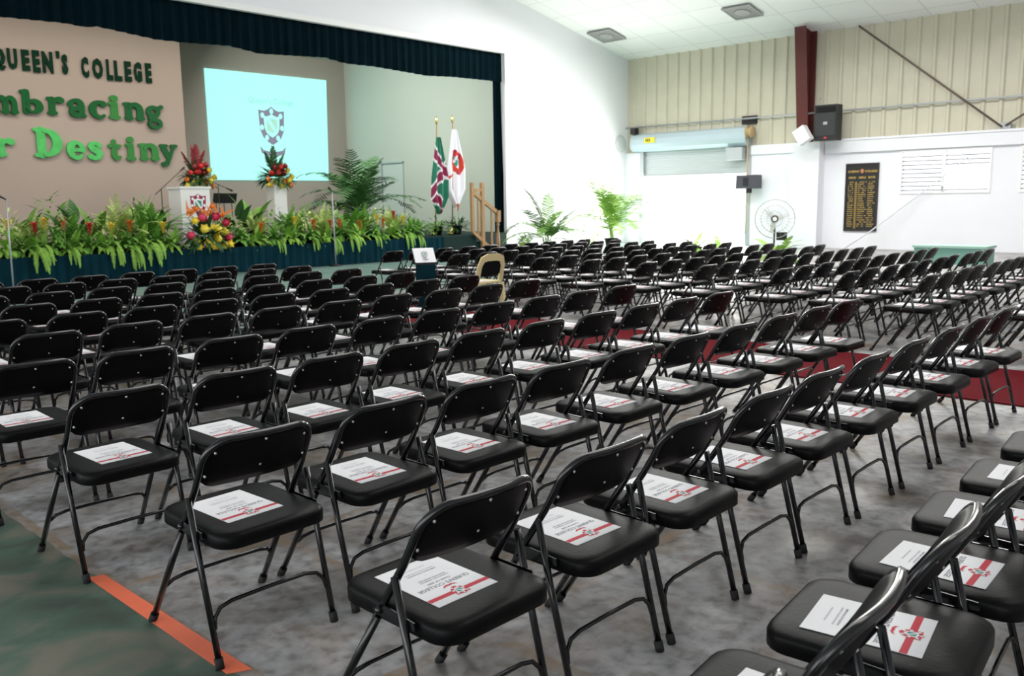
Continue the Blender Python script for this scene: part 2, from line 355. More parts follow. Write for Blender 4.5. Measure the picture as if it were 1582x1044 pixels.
# louvre windows
def louvre(n, y0, y1, z0, z1, gap):
    t = thing('window_%d' % n, None, None); t['kind'] = 'structure'
    bm = bmesh.new(); w = 0.05
    add_box(bm, XW-0.03, XW+0.17, y0, y0+w, z0, z1); add_box(bm, XW-0.03, XW+0.17, y1-w, y1, z0, z1)
    add_box(bm, XW-0.03, XW+0.17, y0+w, y1-w, z0, z0+w); add_box(bm, XW-0.03, XW+0.17, y0+w, y1-w, z1-w, z1); ym = (y0+y1)/2+0.02
    add_box(bm, XW-0.02, XW+0.16, ym-0.04, ym+0.04, z0+w, z1-w)
    obj('window_frame', bm, M_WHITE, t)
    def slats(a, b_, lo):
        k = 0; zz = z0+0.12
        while zz < z1-0.06:
            if zz > lo or k == 0:
                bm = bmesh.new(); add_prism(bm, [(XW+0.02, zz-0.034), (XW+0.03, zz-0.042), (XW+0.13, zz-0.006), (XW+0.12, zz+0.002)], a+0.003, b_-0.003)
                obj('louvre_slat', bm, M_SLAT, t)
            k += 1; zz += 0.118
    slats(ym+0.04, y1-w, 0); slats(y0+w, ym-0.04, gap)
    bm = bmesh.new(); add_box(bm, XW-0.06, XW-0.02, ym-0.03, ym+0.03, z0+0.07, z0+0.2); obj('crank_handle', bm, M_GALV, t)
louvre(1, *W1, gap=2.35); louvre(2, *W2, gap=0)

# steel column and bracing
bm = bmesh.new()
def iframe(bm, y0, y1, xa_top, xa_bot, z0, z1):
    for (a, b_) in (((xa_bot, xa_bot+0.03), (xa_top, xa_top+0.03)),):
        A = [(x, y, z0) for x in a for y in (y0, y1)]; B = [(x, y, z1) for x in b_ for y in (y0, y1)]
        v = [bm.verts.new(p) for p in A+B]
        for f in ((0, 1, 3, 2), (4, 6, 7, 5), (0, 4, 5, 1), (2, 3, 7, 6), (0, 2, 6, 4), (1, 5, 7, 3)): bm.faces.new([v[i] for i in f])
    ym = (y0+y1)/2
    v = [bm.verts.new(p) for p in ((xa_bot+0.03, ym-0.012, z0), (XW, ym-0.012, z0), (XW, ym-0.012, z1), (xa_top+0.03, ym-0.012, z1), (xa_bot+0.03, ym+0.012, z0), (XW, ym+0.012, z0), (XW, ym+0.012, z1), (xa_top+0.03, ym+0.012, z1))]
    for f in ((0, 1, 2, 3), (7, 6, 5, 4), (0, 4, 5, 1), (2, 6, 7, 3)): bm.faces.new([v[i] for i in f])
    add_box(bm, XW, XW+0.03, y0, y1, z0, z1)
iframe(bm, 9.36, 9.72, XW-0.75, XW-0.32, 3.2, 6.56)
tag(obj('steel_column', bm, M_COLUMN), 'dark maroon tapered steel column rising behind the big black loudspeaker', 'column')
def rod(name, a, b_, r, m, label, cat):
    bm = bmesh.new(); add_tube(bm, [a, b_], r, 8); return tag(obj(name, bm, m), label, cat)
pA, pB = at_x(1327, 40, XW-0.08), at_x(1548, 196, XW-0.08)
br = rod('brace_rod', pA, pB, 0.028, M_ROD, 'long brown brace rod slanting from the ceiling down to the wall ledge', 'brace')
pC = at_x(1553, 194, XW-0.08); pD = at_x(1640, 140, XW-0.08)
rod('brace_rod', pC, pD, 0.028, M_ROD, 'short brown brace rod rising to the right edge of the photo', 'brace')
bm = bmesh.new(); add_box(bm, XW-0.04, XW+0.06, pC.y-0.12, pC.y+0.14, 3.27, 3.44); tag(obj('brace_bracket', bm, M_GALV), 'grey steel bracket where the two brown brace rods meet', 'bracket')

# roller door
rd = thing('roller_door', 'open grey roller shutter door with blue-grey drum housing above bright doorway', 'door', (XW, (DY0+DY1)/2, 0))
def rel(b): return (b[0]-XW, b[1]-XW, b[2]-(DY0+DY1)/2, b[3]-(DY0+DY1)/2, b[4], b[5])
bm = bmesh.new(); yc = (DY0+DY1)/2
zz = 2.39
pr = []
while zz < 3.3: pr += [(0.10, zz), (0.092, zz+0.03), (0.10, zz+0.06)]; zz += 0.075
A = [bm.verts.new((x, DY0-yc+0.07, z)) for x, z in pr]; B = [bm.verts.new((x, DY1-yc-0.07, z)) for x, z in pr]
for i in range(len(pr)-1): bm.faces.new((A[i], B[i], B[i+1], A[i+1]))
add_box(bm, 0.06, 0.13, DY0-yc+0.07, DY1-yc-0.07, 2.35, 2.395)
obj('shutter', bm, M_SHUT, rd)
bm = bmesh.new()
dp = [(-0.30, 0.10), (-0.34, 0.24), (-0.33, 0.42), (-0.25, 0.56), (-0.1, 0.62), (0.1, 0.62), (0.1, 0.0), (-0.15, 0.0)]
add_prism(bm, [(a, 3.22+c) for a, c in dp], DY0-yc+0.02, DY1-yc+0.25)
obj('drum_housing', bm, M_DRUM, rd)
for a in (DY0-yc, DY1-yc-0.07):
    bm = bmesh.new(); add_box(bm, -0.02, 0.14, a-0.04, a+0.11, 0, 3.22); obj('guide_rail', bm, M_GALV, rd)
lab = box_obj('warning_label', rel((XW-0.365, XW-0.338, 14.92, 15.35, 3.5, 3.68)), M_YEL, rd)
bm = bmesh.new()
for k in range(3): add_box(bm, -0.368, -0.364, 15.10-yc+k*0.07, 15.14-yc+k*0.07, 3.54, 3.64)
obj('label_lettering', bm, M_BLACK, lab)
box_obj('bracket', rel((XW-0.28, XW-0.05, 15.80, 16.0, 3.84, 4.05)), M_BLACK, rd)
bm = bmesh.new()
add_lathe(bm, [(0.02, -0.1), (0.19, -0.1), (0.19, -0.06), (0.13, -0.05), (0.13, 0.05), (0.19, 0.06), (0.19, 0.1), (0.02, 0.1)], (0, 0, 0), 14)
bmesh.ops.rotate(bm, verts=bm.verts[:], cent=(0, 0, 0), matrix=Matrix.Rotation(PI/2, 3, 'X')); bmesh.ops.translate(bm, verts=bm.verts[:], vec=(-0.25, DY0-yc-0.1, 3.64))
obj('chain_wheel', bm, mat('tan_steel', (0.5, 0.36, 0.18), 0.5), rd)
bm = bmesh.new(); add_tube(bm, [(-0.25, DY0-yc-0.03, 3.5), (-0.25, DY0-yc-0.03, 0.4)], 0.018, 6); obj('hand_chain', bm, mat('tan_steel', (0.5, 0.36, 0.18)), rd)
box_obj('motor_box', rel((XW-0.27, XW-0.02, DY0+0.16, DY0+0.75, 2.78, 3.18)), M_SHUT, rd)
# dark grille on the cladding above the door's right end
bm = bmesh.new()
for k in range(3): add_box(bm, XW-0.02, XW+0.06, 11.28, 11.78, 3.93+k*0.085, 3.98+k*0.085)
add_box(bm, XW+0.03, XW+0.07, 11.26, 11.8, 3.91, 4.17); tag(obj('wall_vent', bm, M_BLACK), 'small dark slatted vent above the right end of the roller door', 'vent')

# ------------------------------------------------------------------ carpet and tape
bm = bmesh.new(); add_box(bm, 5.42, 6.85, -6, 8.3, 0.001, 0.012); tag(obj('aisle_carpet', bm, M_CARPET), 'long red carpet runner in the aisle between two blocks of chairs', 'carpet')
bm = bmesh.new(); add_prism(bm, [(-0.285, -0.20), (-0.215, -0.235), (-0.222, 0.3), (-0.232, 0.9), (-0.292, 0.92), (-0.288, 0.3)], 0.0005, 0.002, plane='xy')
tag(obj('floor_tape', bm, M_TAPE), 'strip of bright orange tape stuck on floor at lower left', 'tape')

# ------------------------------------------------------------------ folding chair
def rrect(hx, y0, y1, r, n=5):
    out = []
    for cx, cy, a0 in ((hx-r, y1-r, 0), (-hx+r, y1-r, PI/2), (-hx+r, y0+r, PI), (hx-r, y0+r, 1.5*PI)):
        for k in range(n+1): a = a0+PI/2*k/n; out.append((cx+r*math.cos(a), cy+r*math.sin(a)))
    return out
def seat_bm():
    bm = bmesh.new(); rings = []
    for ins, z in ((0.012, 0.398), (0.0, 0.404), (0.0, 0.438), (0.004, 0.447), (0.014, 0.453), (0.035, 0.456), (0.09, 0.458)):
        rings.append([bm.verts.new((x, y, z)) for x, y in rrect(0.208-ins, -0.205+ins, 0.262-ins, max(0.01, 0.07-ins*0.5))])
    for i in range(len(rings)-1):
        n = len(rings[i])
        for k in range(n): f = bm.faces.new((rings[i][k], rings[i][(k+1) % n], rings[i+1][(k+1) % n], rings[i+1][k])); f.smooth = True
    bm.faces.new(rings[0][::-1]); f = bm.faces.new(rings[-1]); f.smooth = True
    return bm
def hoop_y(z): return 0.3336 - 0.640*z if z < 0.60 else (0.3336-0.384) - 0.52*(z-0.60)
def hoop_x(z): return 0.2245 - 0.022*min(1, z/0.6)
def arc_y(x): return -0.030*(1-(x/0.2)**2)
def back_bm():
    # curved panel with rounded upper corners, padded towards the sitter
    bm = bmesh.new(); NX, NZ = 18, 8; front = []; rear = []
    for j in range(NZ+1):
        v = j/NZ; rf = []; rr = []
        for i in range(NX+1):
            u = -1+2*i/NX
            ztop = 0.757 - 0.065*max(0, (abs(u)-0.62)/0.38)**2.2; zbot = 0.580 + 0.030*max(0, (abs(u)-0.75)/0.25)**2 + 0.004*(1-u*u)
            z = zbot+(ztop-zbot)*v; x = u*(hoop_x(z)-0.004); y = hoop_y(z)+arc_y(x)
            edge = min(1, 4*v, 4*(1-v), 6*(1-abs(u))); edge = max(0, edge)
            rf.append(bm.verts.new((x, y+0.006+0.014*math.sqrt(edge), z+0.006))); rr.append(bm.verts.new((x, y-0.004-0.003*edge, z)))
        front.append(rf); rear.append(rr)
    for j in range(NZ):
        for i in range(NX):
            for g, fl in ((front, False), (rear, True)):
                q = [g[j][i], g[j][i+1], g[j+1][i+1], g[j+1][i]]
                f = bm.faces.new(q[::-1] if fl else q); f.smooth = True
    for i in range(NX):
        bm.faces.new((front[0][i], rear[0][i], rear[0][i+1], front[0][i+1])); bm.faces.new((front[NZ][i], front[NZ][i+1], rear[NZ][i+1], rear[NZ][i]))
    for j in range(NZ):
        bm.faces.new((front[j][0], front[j+1][0], rear[j+1][0], rear[j][0])); bm.faces.new((front[j][NX], rear[j][NX], rear[j+1][NX], front[j+1][NX]))
    return bm
def hoop_pts(z0=0.40):
    pts = []
    for z in (z0, 0.5, 0.58, 0.64, 0.675): pts.append((-hoop_x(z), hoop_y(z)+arc_y(hoop_x(z)), z))
    R_ = 0.082; zc = 0.757-R_; xc = hoop_x(0.68)-R_
    for k in range(1, 8): a = PI-PI/2*k/8; x = -xc+R_*math.cos(a); z = zc+R_*math.sin(a); pts.append((x, hoop_y(z)+arc_y(x), z))
    for x in (-xc, -0.06, 0): pts.append((x, hoop_y(0.757)+arc_y(x), 0.757))
    return pts + [(-x, y, z) for x, y, z in pts[-2::-1]]
def frame_bm(bm=None):
    bm = bm or bmesh.new(); add_tube(bm, hoop_pts(), 0.0118, 8); return bm
def fleg(bm, s): add_tube(bm, [(s*hoop_x(z), hoop_y(z), z) for z in (0.41, 0.2, 0.02)], 0.0118, 8)
RL = [(0.228, -0.030, 0.555), (0.227, -0.092, 0.30), (0.2245, -0.165, 0.02)]
def rleg(bm, s): add_tube(bm, [(s*a, b_, c) for a, b_, c in RL], 0.0112, 8)
def fcap(bm, s, rear):
    a, b_ = ((s*0.2245, -0.160, 0.035), (s*0.2245, -0.170, 0.0)) if rear else ((s*hoop_x(0.03), hoop_y(0.035), 0.035), (s*hoop_x(0), hoop_y(0)+0.002, 0.0))
    add_tube(bm, [a, b_], 0.0155, 8)
def stretch(bm, rear):
    def P(x, z):
        if rear: return (x, -0.170+0.250*z, z)
        return (x, hoop_y(z), z)
    hx = 0.218
    pts = [P(-hx, 0.125), P(-hx+0.006, 0.160), P(-hx+0.03, 0.186), P(-hx+0.075, 0.196), P(0, 0.198)]
    pts += [(-x, y, z) for x, y, z in pts[-2::-1]]
    add_tube(bm, pts, 0.0075, 7)
def hinge(bm, s):
    # side link between seat, front tube and rear leg
    v = [(s*0.211, hoop_y(0.43)+0.03, 0.425), (s*0.211, hoop_y(0.43)-0.02, 0.41), (s*0.218, -0.10, 0.425), (s*0.218, -0.095, 0.447), (s*0.211, hoop_y(0.43)-0.005, 0.452)]
    A = [bm.verts.new(p) for p in v]; B = [bm.verts.new((p[0]+s*0.004, p[1], p[2])) for p in v]; n = len(v)
    bm.faces.new(A); bm.faces.new(B[::-1])
    for i in range(n): bm.faces.new((A[i], A[(i+1) % n], B[(i+1) % n], B[i]))
    add_ball(bm, (s*0.217, hoop_y(0.43), 0.432), 0.013)
def rivet(bm, x, z, mi=0):
    y = hoop_y(z)+arc_y(x)-0.0065
    vs = [bm.verts.new((x+0.0055*math.cos(2*PI*k/8), y, z+0.0055*math.sin(2*PI*k/8))) for k in range(8)]; t = bm.verts.new((x, y-0.004, z))
    for k in range(8): f = bm.faces.new((vs[k], vs[(k+1) % 8], t)); f.material_index = mi
RIV = [(-0.168, 0.712), (0, 0.733), (0.168, 0.712), (-0.186, 0.627), (0, 0.635), (0.186, 0.627)]
def one(fn, *a):
    bm = bmesh.new(); fn(bm, *a); return bm
ME = {}
ME['seat'] = mesh('chair_seat', seat_bm(), M_VINYL)
ME['backrest'] = mesh('chair_backrest', back_bm(), M_BACK)
ME['back_frame'] = mesh('chair_back_frame', frame_bm(), M_STEEL)
for s in (-1, 1):
    ME['fleg', s] = mesh('chair_front_leg', one(fleg, s), M_STEEL); ME['rleg', s] = mesh('chair_rear_leg', one(rleg, s), M_STEEL)
    ME['fcap', s] = mesh('chair_foot', one(fcap, s, False), M_RUBBER); ME['rcap', s] = mesh('chair_foot', one(fcap, s, True), M_RUBBER)
    ME['hinge', s] = mesh('chair_hinge', one(hinge, s), M_STEEL)
ME['fst'] = mesh('chair_stretcher', one(stretch, False), M_STEEL); ME['rst'] = mesh('chair_stretcher', one(stretch, True), M_STEEL)
for i, (x, z) in enumerate(RIV): ME['rivet', i] = mesh('chair_rivet', one(rivet, x, z), M_RIVET)
bm = bmesh.new(); frame_bm(bm)
for s in (-1, 1): fleg(bm, s); rleg(bm, s); fcap(bm, s, False); fcap(bm, s, True); hinge(bm, s)
stretch(bm, False); stretch(bm, True); ME['frame_all'] = mesh('chair_frame', bm, M_STEEL)
bm = back_bm()
bmesh.ops.recalc_face_normals(bm, faces=bm.faces[:])
for x, z in RIV: rivet(bm, x, z, 1)
ME['back_far'] = rawmesh('chair_backrest_riveted', bm, [M_BACK, M_RIVET])

def chair(x, y, rz, label, group, near, z=0.0):
    t = thing('folding_chair', label, 'chair', (x, y, z), rz, group)
    link('seat', ME['seat'], t)
    if near:
        b = link('backrest', ME['backrest'], t)
        for i in range(6): link('rivet', ME['rivet', i], b)
        link('back_frame', ME['back_frame'], t)
        for s in (-1, 1):
            for k, c in (('fleg', 'fcap'), ('rleg', 'rcap')):
                l = link('leg', ME[k, s], t); link('rubber_foot', ME[c, s], l)
            link('hinge', ME['hinge', s], t)
        link('stretcher', ME['fst'], t); link('stretcher', ME['rst'], t)
    else:
        link('backrest', ME['back_far'], t); link('frame', ME['frame_all'], t)
    return t

# printed programme: portrait sheet, heading at the rear edge, read from in front of the chair
PW, PH = 0.216, 0.279
def rear_M(x, y, z): return Matrix.Translation((x, y, z)) @ Matrix.Rotation(PI, 4, 'Z')
def prog_sheet(bm, mi=0):
    add_box(bm, -PW/2, PW/2, -PH/2, PH/2, 0, 0.0012, mi)
def prog_stripe(bm, mi=0):
    add_box(bm, -PW/2, PW/2, -PH/2+0.032, -PH/2+0.050, 0.0012, 0.0014, mi)
def prog_emblem(bm, i0=0, i1=1, i2=2): add_emblem(bm, rear_M(0, -PH/2+0.041, 0.0016), 0.058, 0.0002, i0, i1, i2)
def prog_text(bm, mi=0):
    for s, sz, y, b_ in (("QUEEN'S COLLEGE", 0.0215, 0.104, 0.0004), ('CLASS OF 2009', 0.0125, 0.126, 0.0002), ('VALEDICTORY CEREMONY', 0.0085, 0.146, 0.0001), ('GRADUATION EXERCISES', 0.0085, 0.157, 0.0001), ('.', 0.02, 0.178, 0.0), ('EMBRACING OUR DESTINY', 0.0085, 0.203, 0.0001), ('QUEEN\'S COLLEGE AUDITORIUM', 0.0072, 0.215, 0.0), ('ADDRESS AND PRESENTATION', 0.006, 0.238, 0.0)):
        add_text(bm, s, sz, rear_M(0, -PH/2+y, 0.0016), mi, b_)
bm = bmesh.new(); prog_sheet(bm); PS = mesh('programme_sheet', bm, M_PAPER)
bm = bmesh.new(); prog_stripe(bm); PR = mesh('programme_stripe', bm, M_RED)
bm = bmesh.new(); prog_emblem(bm); PE = rawmesh('programme_emblem', bm, [M_RED, M_PAPER, M_EGREEN])
bm = bmesh.new(); prog_text(bm); PT = rawmesh('programme_lettering', bm, M_INK)
bm = bmesh.new(); prog_sheet(bm, 0); prog_stripe(bm, 1); bmesh.ops.recalc_face_normals(bm, faces=bm.faces[:]); prog_emblem(bm, 1, 0, 2); prog_text(bm, 3)
PFAR = rawmesh('programme_far', bm, [M_PAPER, M_RED, M_EGREEN, M_INK])
def programme(x, y, rz, label, group, near, z=0.0):
    dx, dy, a = -0.015+random.uniform(-0.02, 0.02), 0.035+random.uniform(-0.012, 0.012), rz+random.uniform(-0.06, 0.06)
    px, py = x+dx*math.cos(rz)-dy*math.sin(rz), y+dx*math.sin(rz)+dy*math.cos(rz)
    if near:
        t = tag(link('programme', PS, None, (px, py, z+0.4583), (0, 0, a)), label, 'booklet', group)
        link('stripe', PR, t); link('emblem', PE, t); link('lettering', PT, t)
    else: tag(link('programme', PFAR, None, (px, py, z+0.4583), (0, 0, a)), label, 'booklet', group)

ORD = ['zeroth', 'first', 'second', 'third', 'fourth', 'fifth', 'sixth', 'seventh', 'eighth', 'ninth', 'tenth', 'eleventh', 'twelfth', 'thirteenth', 'fourteenth']
LEFT = [
 (-1.99, [-0.49, 0.04, 0.56, 1.06, 1.57, 2.09, 2.65, 3.17, 3.70]),
 (-0.99, [0.0, 0.55, 1.07, 1.60, 2.12, 2.67, 3.25, 3.83, 4.43, 4.98]),
 (0.01, [-0.06, 0.49, 1.02, 1.53, 2.09, 2.64, 3.2, 3.75, 4.3, 4.8]),
 (1.04, [-0.09, 0.44, 0.95, 1.48, 2.02, 2.57, 3.13, 3.67, 4.2, 4.75]),
 (2.01, [-0.11, 0.41, 0.94, 1.47, 2.02, 2.56, 3.12, 3.66, 4.2, 4.75]),
 (3.08, [-0.22, 0.32, 0.86, 1.39, 1.93, 2.47, 3.02, 3.57, 4.12, 4.66]),
 (3.97, [-0.25, 0.29, 0.83, 1.37, 1.91, 2.44, 3.00, 3.55, 4.13, 4.68]),
 (4.87, [-0.28, 0.26, 0.80, 1.32, 1.86, 2.38, 2.92, 3.48, 4.04, 4.58]),
 (5.83, [-0.3, 0.24, 0.77, 1.30, 1.84, 2.36, 2.90, 3.46, 4.01, 4.55]),
 (6.73, [-0.4, 0.14, 0.69, 1.23, 1.75, 2.28, 2.84, 3.40, 3.96, 4.50]),
 (7.52, [-0.4, 0.14, 0.68, 1.22, 1.76, 2.30, 2.85, 3.39, 3.92, 4.46])]
RIGHT = [(yy, [7.36+0.54*k for k in range(10)]) for yy in (-0.68, 0.28, 1.02, 1.76, 2.72, 3.52, 4.4, 5.25, 6.05, 6.85, 7.65, 8.4)]
SPECIAL = {(1, 0, 0): 'large foreground black folding chair at bottom centre, left end of its row',
           (2, 0, 0): 'black folding chair whose left feet stand on the orange floor tape',
           (3, 0, 0): 'black folding chair on the green floor edge just beyond the orange tape'}
def in_view(x, y):
    n = 0
    for dx in (-0.23, 0.23):
        for dy in (-0.17, 0.33):
            for z in (0.0, 0.45, 0.76):
                q = to_px((x+dx, y+dy, z))
                if q and -2 < q[0] < W+2 and -2 < q[1] < H+2: n += 1
    return n > 0
for blk, rows in ((0, LEFT), (1, RIGHT)):
    where = ('camera side', 'far side')[blk]
    for ri, (yy, xs) in enumerate(rows):
        vis = [x for x in xs if in_view(x, yy)]
        for ci, x in enumerate(vis):
            if (blk, ri, ci) == (1, 8, 0): continue      # the cream chair stands here
            jx, jy, rz = random.uniform(-0.012, 0.012), random.uniform(-0.02, 0.02), random.uniform(-0.025, 0.025)
            if blk == 1: jy *= 1.5
            elif ri < 4: jx *= 0.3; jy *= 0.3; rz *= 0.6
            if blk == 0 and ri == 0: rz = rz*0.5+0.09
            d = math.hypot(x-CX, yy-CY); near = d < 6.6
            rname = 'nearest' if ri == 0 else ORD[ri+1]+' nearest'
            lab = SPECIAL.get((ri, ci, blk), 'black folding chair %s from left in %s row, %s of the red carpet' % (ORD[ci+1], rname, where))
            chair(x+jx, yy+jy, rz, lab, 'black folding chairs on the %s of the carpet' % where, near)
            programme(x+jx, yy+jy, rz, 'red-striped white program on seat %s from left, %s row, %s of carpet' % (ORD[ci+1], rname, where), 'programs on the chair seats', near)

# ------------------------------------------------------------------ stage dressing
def drape(x0, x1, z0, z1, y, amp, wl, zbot=None, n_per=10, nz=4, seed=1):
    rnd = random.Random(seed); bm = bmesh.new(); n = max(8, int((x1-x0)/wl*n_per)); cols = []
    ph = 0.0; phs = []
    for i in range(n+1): phs.append(ph); ph += (2*PI/n_per)*rnd.uniform(0.7, 1.35)
    for i in range(n+1):
        x = x0+(x1-x0)*i/n; zb = zbot(x) if zbot else z0; c = []
        for j in range(nz+1):
            t = j/nz; a = amp*(0.45+0.55*t) if zbot else amp*(0.6+0.4*t)
            c.append(bm.verts.new((x, y+a*(math.sin(phs[i])+0.35*math.sin(2.3*phs[i]+1)), z1+(zb-z1)*t)))
        cols.append(c)
    for i in range(n):
        for j in range(nz): f = bm.faces.new((cols[i][j], cols[i+1][j], cols[i+1][j+1], cols[i][j+1])); f.smooth = True
    return bm
# valance with its stepped lower edge
VY = YP+0.155
vb = [(-60, 20), (0, 26), (100, 36), (131, 42), (149, 41), (177, 47), (240, 61), (286, 66), (354, 71), (401, 83), (502, 89), (533, 98), (578, 103), (659, 117), (700, 119), (750, 124), (775, 127)]
vp = [(at_y(px, py, VY).x, at_y(px, py, VY).z) for px, py in vb]
def vbot(x):
    if x <= vp[0][0]: return vp[0][1]
    for (a, za), (b_, zb) in zip(vp, vp[1:]):
        if a <= x <= b_: return za+(zb-za)*(x-a)/(b_-a)
    return vp[-1][1]
tag(obj('valance_curtain', drape(-3.9, PX1+0.02, 0, PZ1+0.25, VY, 0.03, 0.28, vbot, seed=3), M_VAL), 'dark teal gathered valance hanging across the top of the stage opening', 'curtain')
bm = bmesh.new(); LY = YP+0.20
ca = at_y(762, 120, LY).x; cb = at_y(773, 120, LY).x; n = 40; cols = []
for i in range(n+1):
    t = i/n; c = []
    for j in range(9):
        v = j/8; xa = ca; xb = cb+0.16*v*v; z = 6.745+(DECK+0.002-6.745)*v
        c.append(bm.verts.new((xa+(xb-xa)*t, LY+0.045*math.sin(t*2*PI*4.3+0.4), z)))
    cols.append(c)
for i in range(n):
    for j in range(8): bm.faces.new((cols[i][j], cols[i+1][j], cols[i+1][j+1], cols[i][j+1])).smooth = True
tag(obj('stage_curtain', bm, M_VAL), 'dark teal curtain hanging full height at the right side of the stage', 'curtain')
SKX = at_y(686, 380, APY-0.06).x
tag(obj('stage_skirt', drape(PX0, SKX, 0.012, DECK-0.005, APY-0.06, 0.025, 0.22, None, seed=5), M_TEAL), 'teal pleated velvet skirt along the front of the stage under the ferns', 'skirt')
# backdrop flat, screen
BKY = 21.0
bx = at_y(286, 200, BKY).x
bm = bmesh.new(); add_box(bm, PX0, bx, BKY, BKY+0.3, DECK, 6.74); struct('wall_stage_backdrop', bm, M_BEIGE)
sc = thing('projection_screen', 'bright aqua projection screen on the back wall of the stage', 'screen', (0, 0, 0))
SCY = SY-0.05
c = [at_y(px, py, SCY) for px, py in ((316, 105), (504, 124), (508, 279), (328, 278))]
cx = (c[0].x+c[1].x+c[2].x+c[3].x)/4; sc.location = (cx, SCY, 0)
bm = bmesh.new(); add_prism(bm, [(p.x-cx, p.z) for p in c], 0.0, 0.05); pic = obj('picture', bm, M_SCREEN, sc)
pe = at_y(420, 194, SCY)
def wall_M(x, y, z): return Matrix.Translation((x, y, z)) @ Matrix.Rotation(PI/2, 4, 'X')
bm = bmesh.new(); add_emblem(bm, wall_M(pe.x-cx, -0.004, pe.z), 1.28, 0.002, 0, 1, 2)
obj('emblem', bm, [M_SCRM, M_SCREEN, M_SCRG], pic)
bm = bmesh.new(); pt = at_y(419, 157, SCY); add_text(bm, "Queen's College", 0.27, wall_M(pt.x-cx, -0.006, pt.z)); obj('lettering', bm, M_SCRT, pic)

# letters on the backdrop
LYF = BKY-0.035
def put_letter(name, bm_or_me, box, m, label, group):
    # fit the letter's local x,z extents to its place on the backdrop: box = pixel x0,x1,top,base
    x0, x1, yt, yb = box; me = bm_or_me
    a = at_y(x0, yb, LYF); b_ = at_y(x1, yb, LYF); t = at_y((x0+x1)/2, yt, LYF); base = at_y((x0+x1)/2, yb, LYF)
    xs = [v.co.x for v in me.vertices]; zs = [v.co.z for v in me.vertices]
    sx = (b_.x-a.x)/(max(xs)-min(xs)); sz = (t.z-base.z)/(max(zs)-min(zs)); mx, mz = min(xs), min(zs)
    for v in me.vertices: v.co.x = (v.co.x-mx)*sx-(b_.x-a.x)/2; v.co.z = (v.co.z-mz)*sz
    me.materials.clear(); me.materials.append(m)
    tag(link(name, me, None, ((a.x+b_.x)/2, LYF, base.z)), label, 'letter', group)
def sans(ch):
    me = text_mesh(ch, 1.0, 0.055, 0.02, 0.8)
    for v in me.vertices: v.co = Vector((v.co.x, -v.co.z, v.co.y))
    return me
def strokes(lst):
    bm = bmesh.new(); dep = 0.02
    for pts, w in lst:
        ws = w if isinstance(w, (list, tuple)) else [w]*len(pts)
        ws = [0.03+1.2*a for a in ws]
        for (p, q), (wa, wb) in zip(zip(pts, pts[1:]), zip(ws, ws[1:])):
            d = Vector((q[0]-p[0], q[1]-p[1])); 
            if d.length < 1e-6: continue
            d.normalize(); n = Vector((-d.y, d.x))
            add_prism(bm, [(p[0]+n.x*wa/2, p[1]+n.y*wa/2), (p[0]-n.x*wa/2, p[1]-n.y*wa/2), (q[0]-n.x*wb/2, q[1]-n.y*wb/2), (q[0]+n.x*wb/2, q[1]+n.y*wb/2)], -dep, 0.02); dep += 0.0006
        for p, ww in zip(pts, ws):
            add_prism(bm, [(p[0]+ww/2*math.cos(2*PI*k/12), p[1]+ww/2*math.sin(2*PI*k/12)) for k in range(12)], -dep, 0.02); dep += 0.0006
    return mesh('letter', bm, M_FOIL1)
def arc(cx, cy, rx, ry, a0, a1, n=12): return [(cx+rx*math.cos(math.radians(a0+(a1-a0)*k/n)), cy+ry*math.sin(math.radians(a0+(a1-a0)*k/n))) for k in range(n+1)]
def serif(x, y, w=0.42, h=0.14): return ([(x-w/2+h/2, y+h/2), (x+w/2-h/2, y+h/2)], h)
SW = 0.27
def fat(n): 
    k = n
    return k
